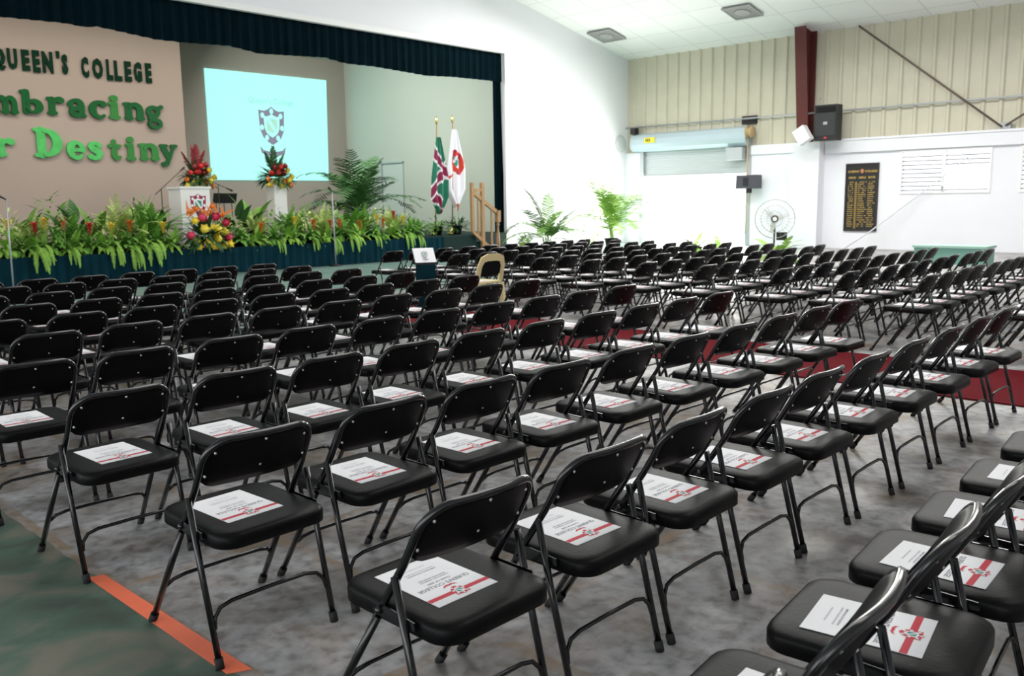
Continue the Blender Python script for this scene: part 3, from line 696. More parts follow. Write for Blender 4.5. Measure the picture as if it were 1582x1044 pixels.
GL = {
 'n': [([(0.25, 0.08), (0.25, 0.86)], SW), serif(0.25, 0), serif(0.14, 0.84, 0.3), (arc(0.55, 0.55, 0.27, 0.34, 160, 0), [0.12, .13, .15, .18, .2, .22, .24, .25, .26, .27, .27, .27, .27]), ([(0.82, 0.55), (0.82, 0.08)], SW), serif(0.82, 0)],
 'b': [([(0.25, 0.1), (0.25, 1.38)], SW), serif(0.14, 1.32, 0.3), (arc(0.55, 0.45, 0.29, 0.36, 150, -150, 20), [0.1]*3+[0.16, 0.2, 0.24, 0.27, 0.28, 0.28, 0.28, 0.28, 0.28, 0.27, 0.24, 0.2, 0.17, 0.14]+[0.12]*4)],
 'r': [([(0.25, 0.08), (0.25, 0.86)], SW), serif(0.25, 0, 0.5), serif(0.14, 0.84, 0.3), (arc(0.58, 0.5, 0.28, 0.38, 160, 60, 8), [0.1, .12, .14, .17, .2, .23, .26, .29, .3])],
 'a': [(arc(0.42, 0.62, 0.28, 0.28, 170, 0, 10), [0.24, .2, .16, .14, .14, .16, .2, .24, .26, .27, .27]), ([(0.70, 0.62), (0.70, 0.15), (0.86, 0.07)], [SW, 0.25, 0.12]), (arc(0.42, 0.28, 0.24, 0.19, 60, 330, 14), 0.19)],
 'c': [(arc(0.5, 0.47, 0.33, 0.38, 50, 310, 18), [0.26, 0.2, .15, .14, .15, .18, .22, .26, .29, .3, .29, .26, .22, .19, .17, .15, .13, .12, .11])],
 'i': [([(0.3, 0.08), (0.3, 0.86)], SW), serif(0.3, 0, 0.5), serif(0.19, 0.84, 0.3), ([(0.3, 1.22), (0.3, 1.24)], 0.3)],
 'g': [(arc(0.42, 0.62, 0.25, 0.24, 0, 360, 18), 0.2), ([(0.62, 0.8), (0.86, 0.92)], [0.1, 0.18]), ([(0.25, 0.40), (0.22, 0.25), (0.5, 0.18)], [0.1, 0.16, 0.2]), (arc(0.47, -0.08, 0.30, 0.22, 100, -225, 18), [0.2, 0.21, .21, .2, .18, .16, .15, .14, .14, .14, .14, .14, .14, .13, .13, .12, .12, .1, .1])],
 'e': [(arc(0.47, 0.45, 0.31, 0.37, 0, 315, 20), [0.2, .2, .18, .15, .13, .13, .15, .19, .23, .26, .28, .28, .27, .24, .21, .18, .16, .15, .14, .13, .12]), ([(0.25, 0.45), (0.78, 0.47)], 0.12)],
 's': [([(0.68, 0.72), (0.5, 0.83), (0.32, 0.78), (0.27, 0.65), (0.36, 0.54), (0.55, 0.44), (0.68, 0.31), (0.62, 0.14), (0.42, 0.06), (0.22, 0.15)], [0.18, 0.14, 0.17, 0.21, 0.24, 0.27, 0.24, 0.2, 0.15, 0.2])],
 't': [([(0.35, 1.1), (0.35, 0.22), (0.45, 0.08), (0.66, 0.14)], [0.2, SW, 0.24, 0.12]), ([(0.1, 0.82), (0.66, 0.82)], 0.15)],
 'y': [([(0.16, 0.82), (0.48, 0.12)], [0.26, 0.24]), serif(0.2, 0.82, 0.46), serif(0.8, 0.82, 0.4), ([(0.80, 0.86), (0.48, 0.05), (0.34, -0.25), (0.18, -0.28)], [0.12, 0.15, 0.2, 0.26])],
 'm': [([(0.25, 0.08), (0.25, 0.86)], SW), serif(0.25, 0), serif(0.14, 0.84, 0.3), (arc(0.53, 0.55, 0.25, 0.34, 160, 0), [0.12, .13, .15, .18, .2, .22, .24, .25, .26, .27, .27, .27, .27]), ([(0.78, 0.55), (0.78, 0.08)], SW), serif(0.78, 0), (arc(1.06, 0.55, 0.25, 0.34, 160, 0), [0.12, .13, .15, .18, .2, .22, .24, .25, .26, .27, .27, .27, .27]), ([(1.31, 0.55), (1.31, 0.08)], SW), serif(1.31, 0)],
 'D': [([(0.3, 0.1), (0.3, 1.3)], 0.3), serif(0.2, 0, 0.4), serif(0.2, 1.26, 0.4), (arc(0.45, 0.7, 0.55, 0.6, 88, -88, 18), [0.16, .17, .19, .22, .25, .28, .3, .32, .33, .34, .33, .32, .3, .28, .25, .22, .19, .17, .16])]}
W_L1 = [('Q', -16, 10, 72, 108, 'Q'), ('U', 13, 28, 75, 107, 'U'), ('E', 35, 47, 77, 109, 'E'), ('E', 52, 63, 78, 112, 'E'), ('N', 67, 83, 80, 113, 'N'), ("'", 87, 92, 79, 90, 'apostrophe'), ('S', 97, 106, 84, 115, 'S'),
        ('C', 127, 138, 88, 120, 'C'), ('O', 144, 160, 90, 122, 'O'), ('L', 166, 175, 92, 124, 'L'), ('L', 178, 189, 94, 125, 'L'), ('E', 194, 204, 95, 126, 'E'), ('G', 208, 220, 96, 127, 'G'), ('E', 226, 235, 98, 128, 'E')]
LBL1 = ['dark green letter Q starting the top line on the backdrop, cut by frame', 'dark green letter U after Q in the top line', 'dark green letter E, first of the pair in the top line\'s first word', 'dark green letter E, second of the pair in the top line\'s first word', 'dark green capital letter N in the top line',
        'dark green apostrophe between N and S in the top line', 'dark green letter S after the apostrophe in the top line', 'dark green capital letter C starting the top line\'s second word', 'dark green letter O in the top line\'s second word', 'dark green letter L right after O in the top line', 'dark green letter L right before E in the top line',
        'dark green letter E between L and G in the top line', 'dark green capital letter G near the end of the top line', 'dark green letter E ending the top line']
for (ch, x0, x1, yt, yb, nm), lb in zip(W_L1, LBL1): put_letter('letter', sans(ch), (x0, x1, yt, yb), M_FOILD, lb, 'top line letters on the backdrop')
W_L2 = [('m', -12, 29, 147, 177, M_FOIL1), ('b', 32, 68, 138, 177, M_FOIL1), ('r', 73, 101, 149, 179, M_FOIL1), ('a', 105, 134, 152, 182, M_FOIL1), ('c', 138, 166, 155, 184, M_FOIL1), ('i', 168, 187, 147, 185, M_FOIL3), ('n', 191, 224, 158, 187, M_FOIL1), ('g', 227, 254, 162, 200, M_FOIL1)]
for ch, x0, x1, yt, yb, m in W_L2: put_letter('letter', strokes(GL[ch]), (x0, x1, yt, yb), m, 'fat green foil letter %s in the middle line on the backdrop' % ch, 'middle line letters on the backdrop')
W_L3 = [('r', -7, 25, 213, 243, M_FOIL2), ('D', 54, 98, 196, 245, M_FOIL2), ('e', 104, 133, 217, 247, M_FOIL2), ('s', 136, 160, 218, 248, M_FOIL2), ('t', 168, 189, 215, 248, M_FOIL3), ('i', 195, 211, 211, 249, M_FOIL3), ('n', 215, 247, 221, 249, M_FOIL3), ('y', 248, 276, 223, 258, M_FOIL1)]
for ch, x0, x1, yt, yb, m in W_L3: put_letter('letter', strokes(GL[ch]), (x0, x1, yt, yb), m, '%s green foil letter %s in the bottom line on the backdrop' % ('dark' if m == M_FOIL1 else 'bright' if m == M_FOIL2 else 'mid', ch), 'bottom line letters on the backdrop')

# ------------------------------------------------------------------ plants
def leaf(bm, base, dirn, up, L_, w, droop, mi=0, n=5, fold=0.15):
    d = Vector(dirn).normalized(); u = Vector(up); s = d.cross(u)
    if s.length < 1e-3: s = d.cross(Vector((1, 0, 0)))
    s.normalize(); p = Vector(base); rows = []
    for i in range(n+1):
        t = i/n; ww = w*math.sin(PI*min(1, 0.08+0.92*t)**0.75)*0.5 if t < 1 else 0.002
        nn = s.cross(d); rows.append((bm.verts.new(p-s*ww+nn*fold*ww), bm.verts.new(p), bm.verts.new(p+s*ww+nn*fold*ww)))
        d = (d+Vector((0, 0, -droop/n))).normalized(); p = p+d*(L_/n)
    for a, b_ in zip(rows, rows[1:]):
        for k in (0, 1): f = bm.faces.new((a[k], a[k+1], b_[k+1], b_[k])); f.smooth = True; f.material_index = mi
def frond(bm, base, dirn, L_, droop, rnd, pairs=12, lw=0.03, ll=0.16, mi=0):
    d = Vector(dirn).normalized(); p = Vector(base); pts = [p.copy()]; ds = [d.copy()]
    for i in range(pairs+2):
        d = (d+Vector((0, 0, -droop/(pairs+2)))).normalized(); p = p+d*(L_/(pairs+2)); pts.append(p.copy()); ds.append(d.copy())
    for i in range(2, len(pts)):
        t = i/len(pts); d = ds[i]; s = d.cross(Vector((0, 0, 1)))
        if s.length < 1e-3: s = Vector((1, 0, 0))
        s.normalize(); l = ll*(math.sin(PI*(0.15+0.8*t)))*rnd.uniform(0.85, 1.1)
        for sg in (-1, 1):
            v = (s*sg+d*0.6+Vector((0, 0, rnd.uniform(-0.25, 0.1)))).normalized(); q = pts[i]+v*l; wv = d*(lw/2)
            f = bm.faces.new((bm.verts.new(pts[i]-wv), bm.verts.new(pts[i]+v*l*0.55-wv*1.1), bm.verts.new(q), bm.verts.new(pts[i]+v*l*0.55+wv*1.1), bm.verts.new(pts[i]+wv))); f.material_index = mi
    add_tube(bm, pts, 0.004, 4, mi, False)
def fern_bm(rnd, n=34, L_=0.55, front=0.0):
    bm = bmesh.new()
    for k in range(n):
        a = rnd.uniform(0, 2*PI); e = rnd.uniform(0.15, 1.2)
        d = (math.cos(a)*math.cos(e), math.sin(a)*math.cos(e)-front*rnd.random(), math.sin(e))
        frond(bm, (rnd.uniform(-.07, .07), rnd.uniform(-.07, .07), 0.1), d, L_*rnd.uniform(0.6, 1.15), rnd.uniform(0.9, 2.2), rnd, 9, 0.05, 0.11)
    return bm
def bush_bm(rnd, n=160, rx=0.28, h=0.5, L_=0.16, w=0.05):
    bm = bmesh.new()
    for k in range(n):
        a = rnd.uniform(0, 2*PI); rr = rx*math.sqrt(rnd.random()); z = 0.08+h*rnd.random()*(1-0.5*(rr/rx)**2)
        leaf(bm, (rr*math.cos(a), rr*math.sin(a), z), (math.cos(a), math.sin(a), rnd.uniform(-0.1, 1.2)), (0, 0, 1), L_*rnd.uniform(0.7, 1.3), w*rnd.uniform(0.7, 1.2), rnd.uniform(0, 1.2), 0, 3)
    return bm
def broad_bm(rnd, n=16, L_=0.5, w=0.17, stem=0.35):
    bm = bmesh.new()
    for k in range(n):
        a = rnd.uniform(0, 2*PI); e = rnd.uniform(0.5, 1.35); d = Vector((math.cos(a)*math.cos(e), math.sin(a)*math.cos(e), math.sin(e)))
        p = d*(stem*rnd.uniform(0.6, 1.2)); add_tube(bm, [(0, 0, 0.02), p*0.6+Vector((0, 0, 0.05)), p], 0.007, 5)
        leaf(bm, p, d+Vector((0, 0, 0.1)), (0, 0, 1), L_*rnd.uniform(0.75, 1.1), w*rnd.uniform(0.8, 1.15), rnd.uniform(0.5, 1.5), 0, 6)
    return bm
def spiky_bm(rnd, n=36, L_=0.5, w=0.045):
    bm = bmesh.new()
    for k in range(n):
        a = rnd.uniform(0, 2*PI); e = rnd.uniform(0.4, 1.5)
        leaf(bm, (0, 0, rnd.uniform(0.05, 0.35)), (math.cos(a)*math.cos(e), math.sin(a)*math.cos(e), math.sin(e)), (0, 0, 1), L_*rnd.uniform(0.7, 1.1), w, rnd.uniform(0.4, 1.6), 0, 6)
    return bm
def trail_bm(rnd, n=9, L_=0.55):
    bm = bmesh.new()
    for k in range(n):
        frond(bm, (rnd.uniform(-.12, .12), rnd.uniform(-0.02, 0.05), rnd.uniform(0.02, 0.2)), (rnd.uniform(-.5, .5), -0.75, 0.75), L_*rnd.uniform(0.7, 1.15), rnd.uniform(3.0, 4.4), rnd, 11, 0.055, 0.10)
    return bm
def palm_bm(rnd, n=13, L_=1.5, spread=1.0, lean=0.0, ll=0.4, stem=0.5):
    bm = bmesh.new()
    for k in range(n):
        a = 2*PI*k/n+rnd.uniform(-.3, .3); e = rnd.uniform(0.6, 1.45)
        d = Vector((math.cos(a)*math.cos(e)*spread+lean, math.sin(a)*math.cos(e)*spread, math.sin(e)))
        b0 = Vector((rnd.uniform(-.06, .06), rnd.uniform(-.06, .06), 0.0)); b1 = b0+Vector((0, 0, 1))*stem*rnd.uniform(0.5, 1)+d*0.15
        add_tube(bm, [b0, b1], 0.012, 5)
        frond(bm, b1, d, L_*rnd.uniform(0.7, 1.1), rnd.uniform(0.9, 2.2), rnd, 24, 0.04, ll)
    return bm
def pot_bm(r, h):
    bm = bmesh.new(); add_lathe(bm, [(r*0.72, 0), (r*0.95, h*0.86), (r*1.05, h*0.86), (r*1.05, h), (r*0.9, h), (r*0.85, h*0.9)], seg=14); return bm
FY = APY+0.24
rnd = random.Random(5)
def plume_bm(rnd, n=30, L_=0.5, elo=0.5, ehi=1.5, base=0.1):
    bm = bmesh.new()
    for k in range(n):
        a = rnd.uniform(0, 2*PI); e = rnd.uniform(elo, ehi)
        frond(bm, (rnd.uniform(-.1, .1), rnd.uniform(-.1, .1), base+rnd.uniform(0, .15)), (math.cos(a)*math.cos(e), math.sin(a)*math.cos(e), math.sin(e)), L_*rnd.uniform(0.6, 1.1), rnd.uniform(0.6, 1.7), rnd, 13, 0.022, 0.075)
    return bm
def low_fern_bm(rnd, n=34, L_=0.45):
    bm = bmesh.new()
    for k in range(n):
        a = rnd.uniform(0, 2*PI); e = rnd.uniform(0.2, 1.35)
        frond(bm, (rnd.uniform(-.1, .1), rnd.uniform(-.06, .06), 0.1), (math.cos(a)*math.cos(e), math.sin(a)*math.cos(e)-0.25*rnd.random(), math.sin(e)), L_*rnd.uniform(0.6, 1.15), rnd.uniform(0.9, 2.1), rnd, 13, 0.026, 0.065)
    return bm
def trail_bm(rnd, n=6, L_=0.52):
    bm = bmesh.new()
    for k in range(n):
        frond(bm, (rnd.uniform(-.09, .09), rnd.uniform(-0.02, 0.04), rnd.uniform(0.02, 0.16)), (rnd.uniform(-.35, .35), -0.75, 0.55), L_*rnd.uniform(0.6, 1.2), rnd.uniform(3.2, 4.6), rnd, 18, 0.016, 0.05)
    return bm
FERNS = [mesh('fern_fronds', low_fern_bm(rnd, 36, 0.44), m) for m in (L_FERN, L_FERN2, L_FERN, L_FERN2)]
TRAIL = [mesh('trailing_fronds', trail_bm(rnd), L_FERN) for k in range(4)]
BUSH = [mesh('bush_leaves', bm_, m) for bm_, m in ((bush_bm(rnd, 230, 0.30, 0.62, 0.12, 0.035), L_LIGHT), (plume_bm(rnd, 40, 0.5), L_FERN2), (bush_bm(rnd, 230, 0.28, 0.66, 0.13, 0.03), L_MID), (plume_bm(rnd, 42, 0.52), L_LIGHT))]
BROAD = [mesh('broad_leaves', broad_bm(rnd, 15, 0.42, 0.17, 0.42), m) for m in (L_DARK, L_MID)]
SPIKY = [mesh('spiky_leaves', spiky_bm(rnd, 40, 0.5, 0.045), m) for m in (L_MID, L_LIGHT)]
def plant(name, me, x, y, z, label, sc=1.0, rz=0.0, group=None, pot=None):
    t = thing(name, label, 'plant', (x, y, z), rz, group); t.scale = (sc, sc, sc)
    link('leaves', me, t)
    if pot: obj('pot', pot_bm(*pot), M_BLACK, t)
    return t
def stage_x(px, y=FY): return at_y(px, 372, y).x
ORD2 = ['first', 'second', 'third', 'fourth', 'fifth', 'sixth', 'seventh', 'eighth', 'ninth', 'tenth', 'eleventh', 'twelfth', 'thirteenth', 'fourteenth', 'fifteenth', 'sixteenth', 'seventeenth', 'eighteenth', 'nineteenth', 'twentieth', 'twenty-first', 'twenty-second', 'twenty-third', 'twenty-fourth', 'twenty-fifth', 'twenty-sixth', 'twenty-seventh']
for i, px in enumerate([p_ for p_ in range(8, 650, 26) if not 292 < p_ < 350]):
    plant('fern', FERNS[i % 4], stage_x(px), FY+rnd.uniform(-0.02, .06), DECK+0.002, 'bushy green fern on the stage edge, %s fern from the left' % ORD2[i], rnd.uniform(0.95, 1.15), rnd.uniform(-0.5, 0.5), 'ferns along the stage edge', (0.12, 0.12))
tp = [(62, 1.35, 'trailing fern hanging lowest over the skirt near the left mic stand'), (112, 0.9, 'trailing fern over the skirt right of the lowest trailing one'), (178, 1.2, 'trailing fern over the skirt below the red flower left of lectern'), (208, 1.15, 'long trailing fern over the skirt left of the lectern'), (237, 1.35, 'thin trailing fern over the skirt just left of the lectern bouquet'),
      (434, 0.85, 'trailing fern over the skirt below the white pedestal'), (488, 0.8, 'trailing fern over the skirt left of the middle mic stand'), (520, 0.95, 'trailing fern over the skirt behind the middle mic stand'), (547, 1.15, 'trailing fern over the skirt right of the middle mic stand'), (584, 0.8, 'trailing fern over the skirt below the palm'), (631, 1.15, 'trailing fern over the skirt near its right end'), (650, 0.85, 'trailing fern at the right end of the skirt')]
for i, (px, s_, lb) in enumerate(tp): plant('trailing_fern', TRAIL[i % 4], at_y(px, 372, APY-0.10).x, APY+0.03, DECK+0.002, lb, s_, 0, 'trailing ferns over the stage skirt')
bp = [(16, 1.05), (52, 0.95), (86, 1.35), (112, 1.0), (168, 0.95), (192, 1.35), (212, 1.2), (234, 1.4), (352, 0.95), (400, 0.95), (424, 1.0), (448, 1.1), (474, 1.05), (498, 1.1), (522, 1.05), (560, 1.1), (584, 1.05), (608, 1.0), (630, 0.8), (646, 0.7)]
for i, (px, s_) in enumerate(bp):
    dy = (0.55, 0.85)[i % 2]; plant('leafy_bush', BUSH[(i*3) % 4], stage_x(px, APY+dy), APY+dy, DECK+0.002, 'leafy light bush behind the stage-edge ferns, %s such bush from the left' % ORD2[i], s_*1.25, rnd.uniform(0, 6), 'leafy bushes behind the ferns', (0.13, 0.14))
for i, (px, dy, s_, m, lb) in enumerate([(34, 1.3, 1.2, 1, 'broad-leaved plant beside the left microphone stand'), (122, 1.8, 1.35, 0, 'dark broad-leaved plant in front of the backdrop, left of the tall bushes'), (150, 1.25, 1.2, 1, 'broad-leaved plant with pointed leaves between the dark one and the tall bushes'), (368, 1.3, 1.3, 0, 'dark broad-leaved plant between the lectern and the white pedestal'), (390, 1.9, 1.5, 1, 'green broad-leaved plant close to the left of the white pedestal'), (252, 1.3, 1.2, 0, 'dark broad-leaved plant just left of the lectern'), (540, 1.3, 1.2, 1, 'broad-leaved plant right of the middle mic stand below the palm')]):
    plant('broad_leaved_plant', BROAD[m], stage_x(px, APY+dy), APY+dy, DECK+0.002, lb, s_, rnd.uniform(0, 6), 'broad-leaved plants on stage', (0.14, 0.14))
for i, (px, dy, s_, m, lb) in enumerate([(220, 1.9, 1.6, 0, 'spiky-leaved plant left of the lectern'), (466, 1.3, 1.35, 0, 'spiky-leaved plant right of the white pedestal'), (490, 1.35, 1.35, 1, 'pale spiky-leaved plant left of the middle mic stand')]):
    plant('spiky_plant', SPIKY[m], stage_x(px, APY+dy), APY+dy, DECK+0.002, lb, s_, rnd.uniform(0, 6), 'spiky plants on stage', (0.12, 0.13))
# ginger and heliconia heads among the ferns
def spike_bm(mi=0):
    bm = bmesh.new(); r2 = random.Random(3)
    for j in range(9):
        for q in range(5):
            a = 2*PI*q/5+j*0.6; z = 0.28-0.026*j
            leaf(bm, (0, 0, z), (math.cos(a), math.sin(a), 0.7), (0, 0, 1), 0.105*(1.0-0.075*j), 0.05*(1-0.06*j), 0.2, 0, 3)
    return bm
SPK = {m.name: mesh('flower_head', spike_bm(), m) for m in (F_RED, F_ORANGE, F_YELLOW, F_PINK)}
def stalk_bm(h): 
    bm = bmesh.new(); add_tube(bm, [(0, 0, -h), (0.01, 0, 0.05)], 0.008, 5); return bm
STK = mesh('flower_stalk', stalk_bm(0.5), L_MID)
FL = [(12, 348, F_YELLOW), (54, 352, F_RED), (69, 345, F_YELLOW), (98, 345, F_ORANGE), (139, 352, F_RED), (173, 352, F_YELLOW), (201, 348, F_ORANGE), (252, 350, F_YELLOW), (404, 350, F_ORANGE), (456, 340, F_YELLOW), (485, 345, F_ORANGE), (510, 345, F_RED), (525, 344, F_ORANGE), (556, 345, F_ORANGE), (582, 336, F_YELLOW), (592, 342, F_ORANGE), (608, 330, F_RED), (623, 338, F_YELLOW)]
CN = {'red_petal': 'red', 'orange_petal': 'orange', 'yellow_petal': 'yellow'}
cnt = {}
for px, py, m in FL:
    y = FY-0.10; P = at_y(px, py+7, y); c = CN[m.name]; cnt[c] = cnt.get(c, 0)+1
    t = thing('ginger_flower', '%s cone-shaped flower head among the ferns, %s %s one from the left' % (c, ORD[cnt[c]], c), 'flower', (P.x, y, P.z-0.12), 0, 'cone flowers among the stage ferns')
    t.scale = (1.25, 1.25, 1.0)
    link('flower_head', SPK[m.name], t); link('stalk', STK, t)

# arrangements
def rose_bm(r):
    bm = bmesh.new(); add_ball(bm, (0, 0, 0), r*0.75, 0, 9)
    for ring, (rr, nn, e) in enumerate(((r*0.7, 5, 0.9), (r*0.95, 6, 0.45))):
        for q in range(nn):
            a = 2*PI*q/nn+ring; leaf(bm, (0, 0, -r*0.5), (math.cos(a), math.sin(a), e*1.5), (0, 0, 1), r*1.5, r*1.25, -0.3, 0, 4, 0.5)
    return bm
ROSE = {m.name: mesh('bloom', rose_bm(0.085), m) for m in (F_YELLOW, F_PINK, F_RED, F_ORANGE, F_DKRED)}
def arrangement(name, label, P, w, h, blooms, rnd, plume=True, z0=None, tall=None, leaves=L_DARK):
    t = thing(name, label, 'flowers', P, 0)
    bm = bmesh.new()
    for k in range(120):
        a = rnd.uniform(0, 2*PI); e = rnd.uniform(-0.4, 1.4); d = Vector((math.cos(a)*math.cos(e), math.sin(a)*math.cos(e), math.sin(e)))
        leaf(bm, (d.x*w*0.2, d.y*w*0.2, h*0.25+d.z*0.08), d, (0, 0, 1), w*0.48*rnd.uniform(0.7, 1.1), 0.10, rnd.uniform(0.2, 1.4), 0, 4)
    obj('leaves', bm, leaves, t)
    if plume:
        bm = bmesh.new()
        for k in range(plume):
            a = -0.5+rnd.uniform(-.1, .1)+1.0*k/max(1, plume-1) if plume > 1 else 0
            frond(bm, (0, 0.05, h*0.35), (math.sin(a)*0.9, rnd.uniform(-.1, .1), 1), h*(0.95-0.3*abs(a)), 0.15, rnd, 12, 0.05, 0.17)
        obj('plume', bm, tall or F_DKRED, t)
    for (bx, bz, m, s) in blooms:
        b_ = link('bloom', ROSE[m.name], t, (bx*w/2, -0.18*w-0.1*w*(1-abs(bx)), h*bz), (PI/2*0.75, 0, rnd.uniform(0, 6))); b_.scale = (1.15*s, 1.15*s, 1.15*s)
    return t
rnd = random.Random(9)
Pb = at_y(321, 378, APY+0.12)
arrangement('flower_arrangement', 'low round bouquet of yellow and crimson roses in front of the lectern', (Pb.x, APY+0.2, DECK+0.02), 1.15, 0.95,
    [(-0.78, .28, F_PINK, 1.1), (-.6, .16, F_YELLOW, 1.0), (-.5, .02, F_YELLOW, .9), (-.28, .42, F_YELLOW, 1.2), (-.12, .10, F_YELLOW, 1.2), (.05, .47, F_YELLOW, .9), (.3, .42, F_YELLOW, 1.15), (.25, .2, F_YELLOW, 1.3), (.62, .35, F_YELLOW, 1.1), (.75, .22, F_PINK, 1.1), (.8, .06, F_YELLOW, 1.0), (.55, .02, F_YELLOW, 1.0), (-.35, .68, F_PINK, 1.1), (.22, .7, F_PINK, 1.1), (.68, .56, F_PINK, 1.0), (-.6, .62, F_YELLOW, .9), (.1, .02, F_YELLOW, 1.0), (.5, .75, F_ORANGE, .8), (.05, .95, F_ORANGE, .7), (-.8, .85, F_ORANGE, .7), (-.55, .9, F_ORANGE, .6)], rnd, plume=0, leaves=L_DARK)
bm = bmesh.new(); Po = at_y(322, 330, APY+0.2)
for k in range(16):
    a = rnd.uniform(-1.2, 1.2); leaf(bm, (rnd.uniform(-.5, .45), rnd.uniform(0, .1), rnd.uniform(0, .12)), (math.sin(a), -0.1, math.cos(a)), (0, 1, 0), rnd.uniform(0.2, 0.36), 0.05, 0.3, 0, 4)
add_tube(bm, [(0, 0.05, 0.05), (0, 0.08, -0.6)], 0.01, 5)
tag(obj('heliconia_spray', bm, F_ORANGE, None, (Po.x, APY+0.22, Po.z-0.12)), 'spray of orange heliconia spikes rising behind the lectern bouquet', 'flowers')
Pl = at_y(305, 290, 19.0)
def stand(name, label, x, y, r, h, mats):
    t = thing(name, label, 'pedestal', (x, y, DECK)); bm = bmesh.new(); add_box(bm, -r, r, -r, r, 0.001, h-0.03); obj('shaft', bm, mats, t)
    bm = bmesh.new(); add_box(bm, -r-0.02, r+0.02, -r-0.02, r+0.02, h-0.03, h); obj('top_slab', bm, mats, t); return t
hl = Pl.z-DECK
stand('flower_pedestal', 'white pedestal mostly hidden behind the lectern under dark red flowers', Pl.x, 19.0, 0.16, hl, M_WHITE)
mixed = lambda: [(-.75, .22, F_ORANGE, .8), (-.4, .12, F_YELLOW, 1.0), (-.1, .2, F_YELLOW, .9), (.2, .12, F_ORANGE, .9), (.55, .18, F_YELLOW, 1.0), (.8, .3, F_YELLOW, .9), (-.55, .42, F_RED, .9), (-.15, .45, F_RED, 1.1), (.2, .42, F_DKRED, 1.1), (.5, .5, F_YELLOW, .8), (0, .62, F_RED, .9), (-.3, .6, F_DKRED, 1.0), (.35, .66, F_DKRED, .9), (.65, .02, F_ORANGE, .8), (-.7, .03, F_YELLOW, .9), (0, 0, F_YELLOW, .9)]
arrangement('flower_arrangement', 'tall arrangement of dark red and yellow flowers behind the lectern', (Pl.x, 19.0, Pl.z+0.01), 0.95, 0.85, mixed(), rnd, plume=4)
Pr = at_y(427, 288, 18.4)
stand('flower_pedestal', 'white square pedestal carrying flowers in front of the screen', Pr.x, 18.4, 0.19, Pr.z-DECK, M_WHITE)
arrangement('flower_arrangement', 'tall arrangement of red, orange and yellow flowers on the white pedestal', (Pr.x, 18.4, Pr.z+0.01), 0.95, 0.80, mixed(), rnd, plume=3, tall=L_DARK)

# lectern
LX0, LX1 = at_y(279, 300, 17.3).x, at_y(324, 300, 17.3).x; LT = at_y(300, 288, 17.3).z
lt = thing('lectern', 'white box lectern with a maroon shield emblem on its front', 'lectern', ((LX0+LX1)/2, 17.3, DECK)); hw = (LX1-LX0)/2; lh = LT-DECK
bm = bmesh.new(); add_prism(bm, [(-hw, 0.001), (hw, 0.001), (hw, lh-0.05), (-hw, lh-0.05)], 0.0, 0.62); body = obj('body', bm, M_WHITE, lt)
bm = bmesh.new(); add_prism(bm, [(-0.03, lh-0.05), (0.66, lh-0.05), (0.66, lh-0.01), (-0.03, lh)], -hw-0.03, hw+0.03, plane='yz'); obj('top', bm, M_WHITE, lt)
bm = bmesh.new(); add_emblem(bm, wall_M(0.06, -0.002, lh-0.42), 0.50, 0.0015, 0, 1, 2); obj('emblem', bm, [M_MAROON, M_PAPER, M_EGREEN], lt)
# microphones on booms either side of lectern
def boom(label, base, joint, tip, group=None):
    t = thing('boom_microphone', label, 'microphone', base); B = Vector(base); J = Vector(joint)-B; T = Vector(tip)-B
    bm = bmesh.new(); add_lathe(bm, [(0.14, 0.001), (0.14, 0.02), (0.03, 0.035)], seg=14); obj('base', bm, M_BLACK, t)
    bm = bmesh.new(); add_tube(bm, [(0, 0, 0.03), J], 0.012, 6); obj('stand', bm, M_BLACK, t)
    bm = bmesh.new(); d = (T-J).normalized(); add_tube(bm, [J-d*0.25, T], 0.009, 6); obj('boom_arm', bm, M_BLACK, t)
    bm = bmesh.new(); add_tube(bm, [T-d*0.06, T+d*0.04, T+d*0.09, T+d*0.12], 0.02, 8, radii=[0.015, 0.022, 0.03, 0.012]); obj('microphone', bm, M_BLACK, t)
j = at_y(249, 292, 17.6); tp_ = at_y(281, 262, 17.9); boom('black boom microphone reaching up from the left of the lectern', (j.x, 17.6, DECK), j, tp_)
j = at_y(337, 285, 18.0); tp_ = at_y(353, 292, 17.8); boom('black boom microphone drooping to the right of the lectern', (j.x, 18.0, DECK), j, tp_)
# microphone stands on the floor
def mic_stand(label, base, top, lean):
    t = thing('microphone_stand', label, 'microphone', base)
    bm = bmesh.new(); add_lathe(bm, [(0.16, 0.001), (0.16, 0.02), (0.05, 0.045), (0.02, 0.06)], seg=16); obj('base', bm, M_BLACK, t)
    T = Vector(top)-Vector(base); bm = bmesh.new(); add_tube(bm, [(0, 0, 0.05), T*0.55, T], 0.013, 8, radii=[0.016, 0.016, 0.011]); obj('pole', bm, M_GALV, t)
    bm = bmesh.new(); add_tube(bm, [T, T+Vector((lean*0.09, -0.02, 0.05)), T+Vector((lean*0.2, -0.04, 0.09)), T+Vector((lean*0.24, -0.05, 0.1))], 0.02, 8, radii=[0.014, 0.02, 0.032, 0.015]); obj('microphone', bm, M_BLACK, t)
y1 = 14.9; b_ = at_y(21, 446, y1); tp_ = at_y(9, 308, y1); mic_stand('slim microphone stand on the floor at the left edge of the photo', (b_.x, y1, 0.0), tp_, -1)
y2 = 15.42; b_ = at_z(519, 411, 0.0); b_.y = min(b_.y, 15.45); tp_ = at_y(513, 296, b_.y); mic_stand('slim microphone stand on the floor in front of the middle of the skirt', (b_.x, b_.y, 0.0), tp_, -0.6)
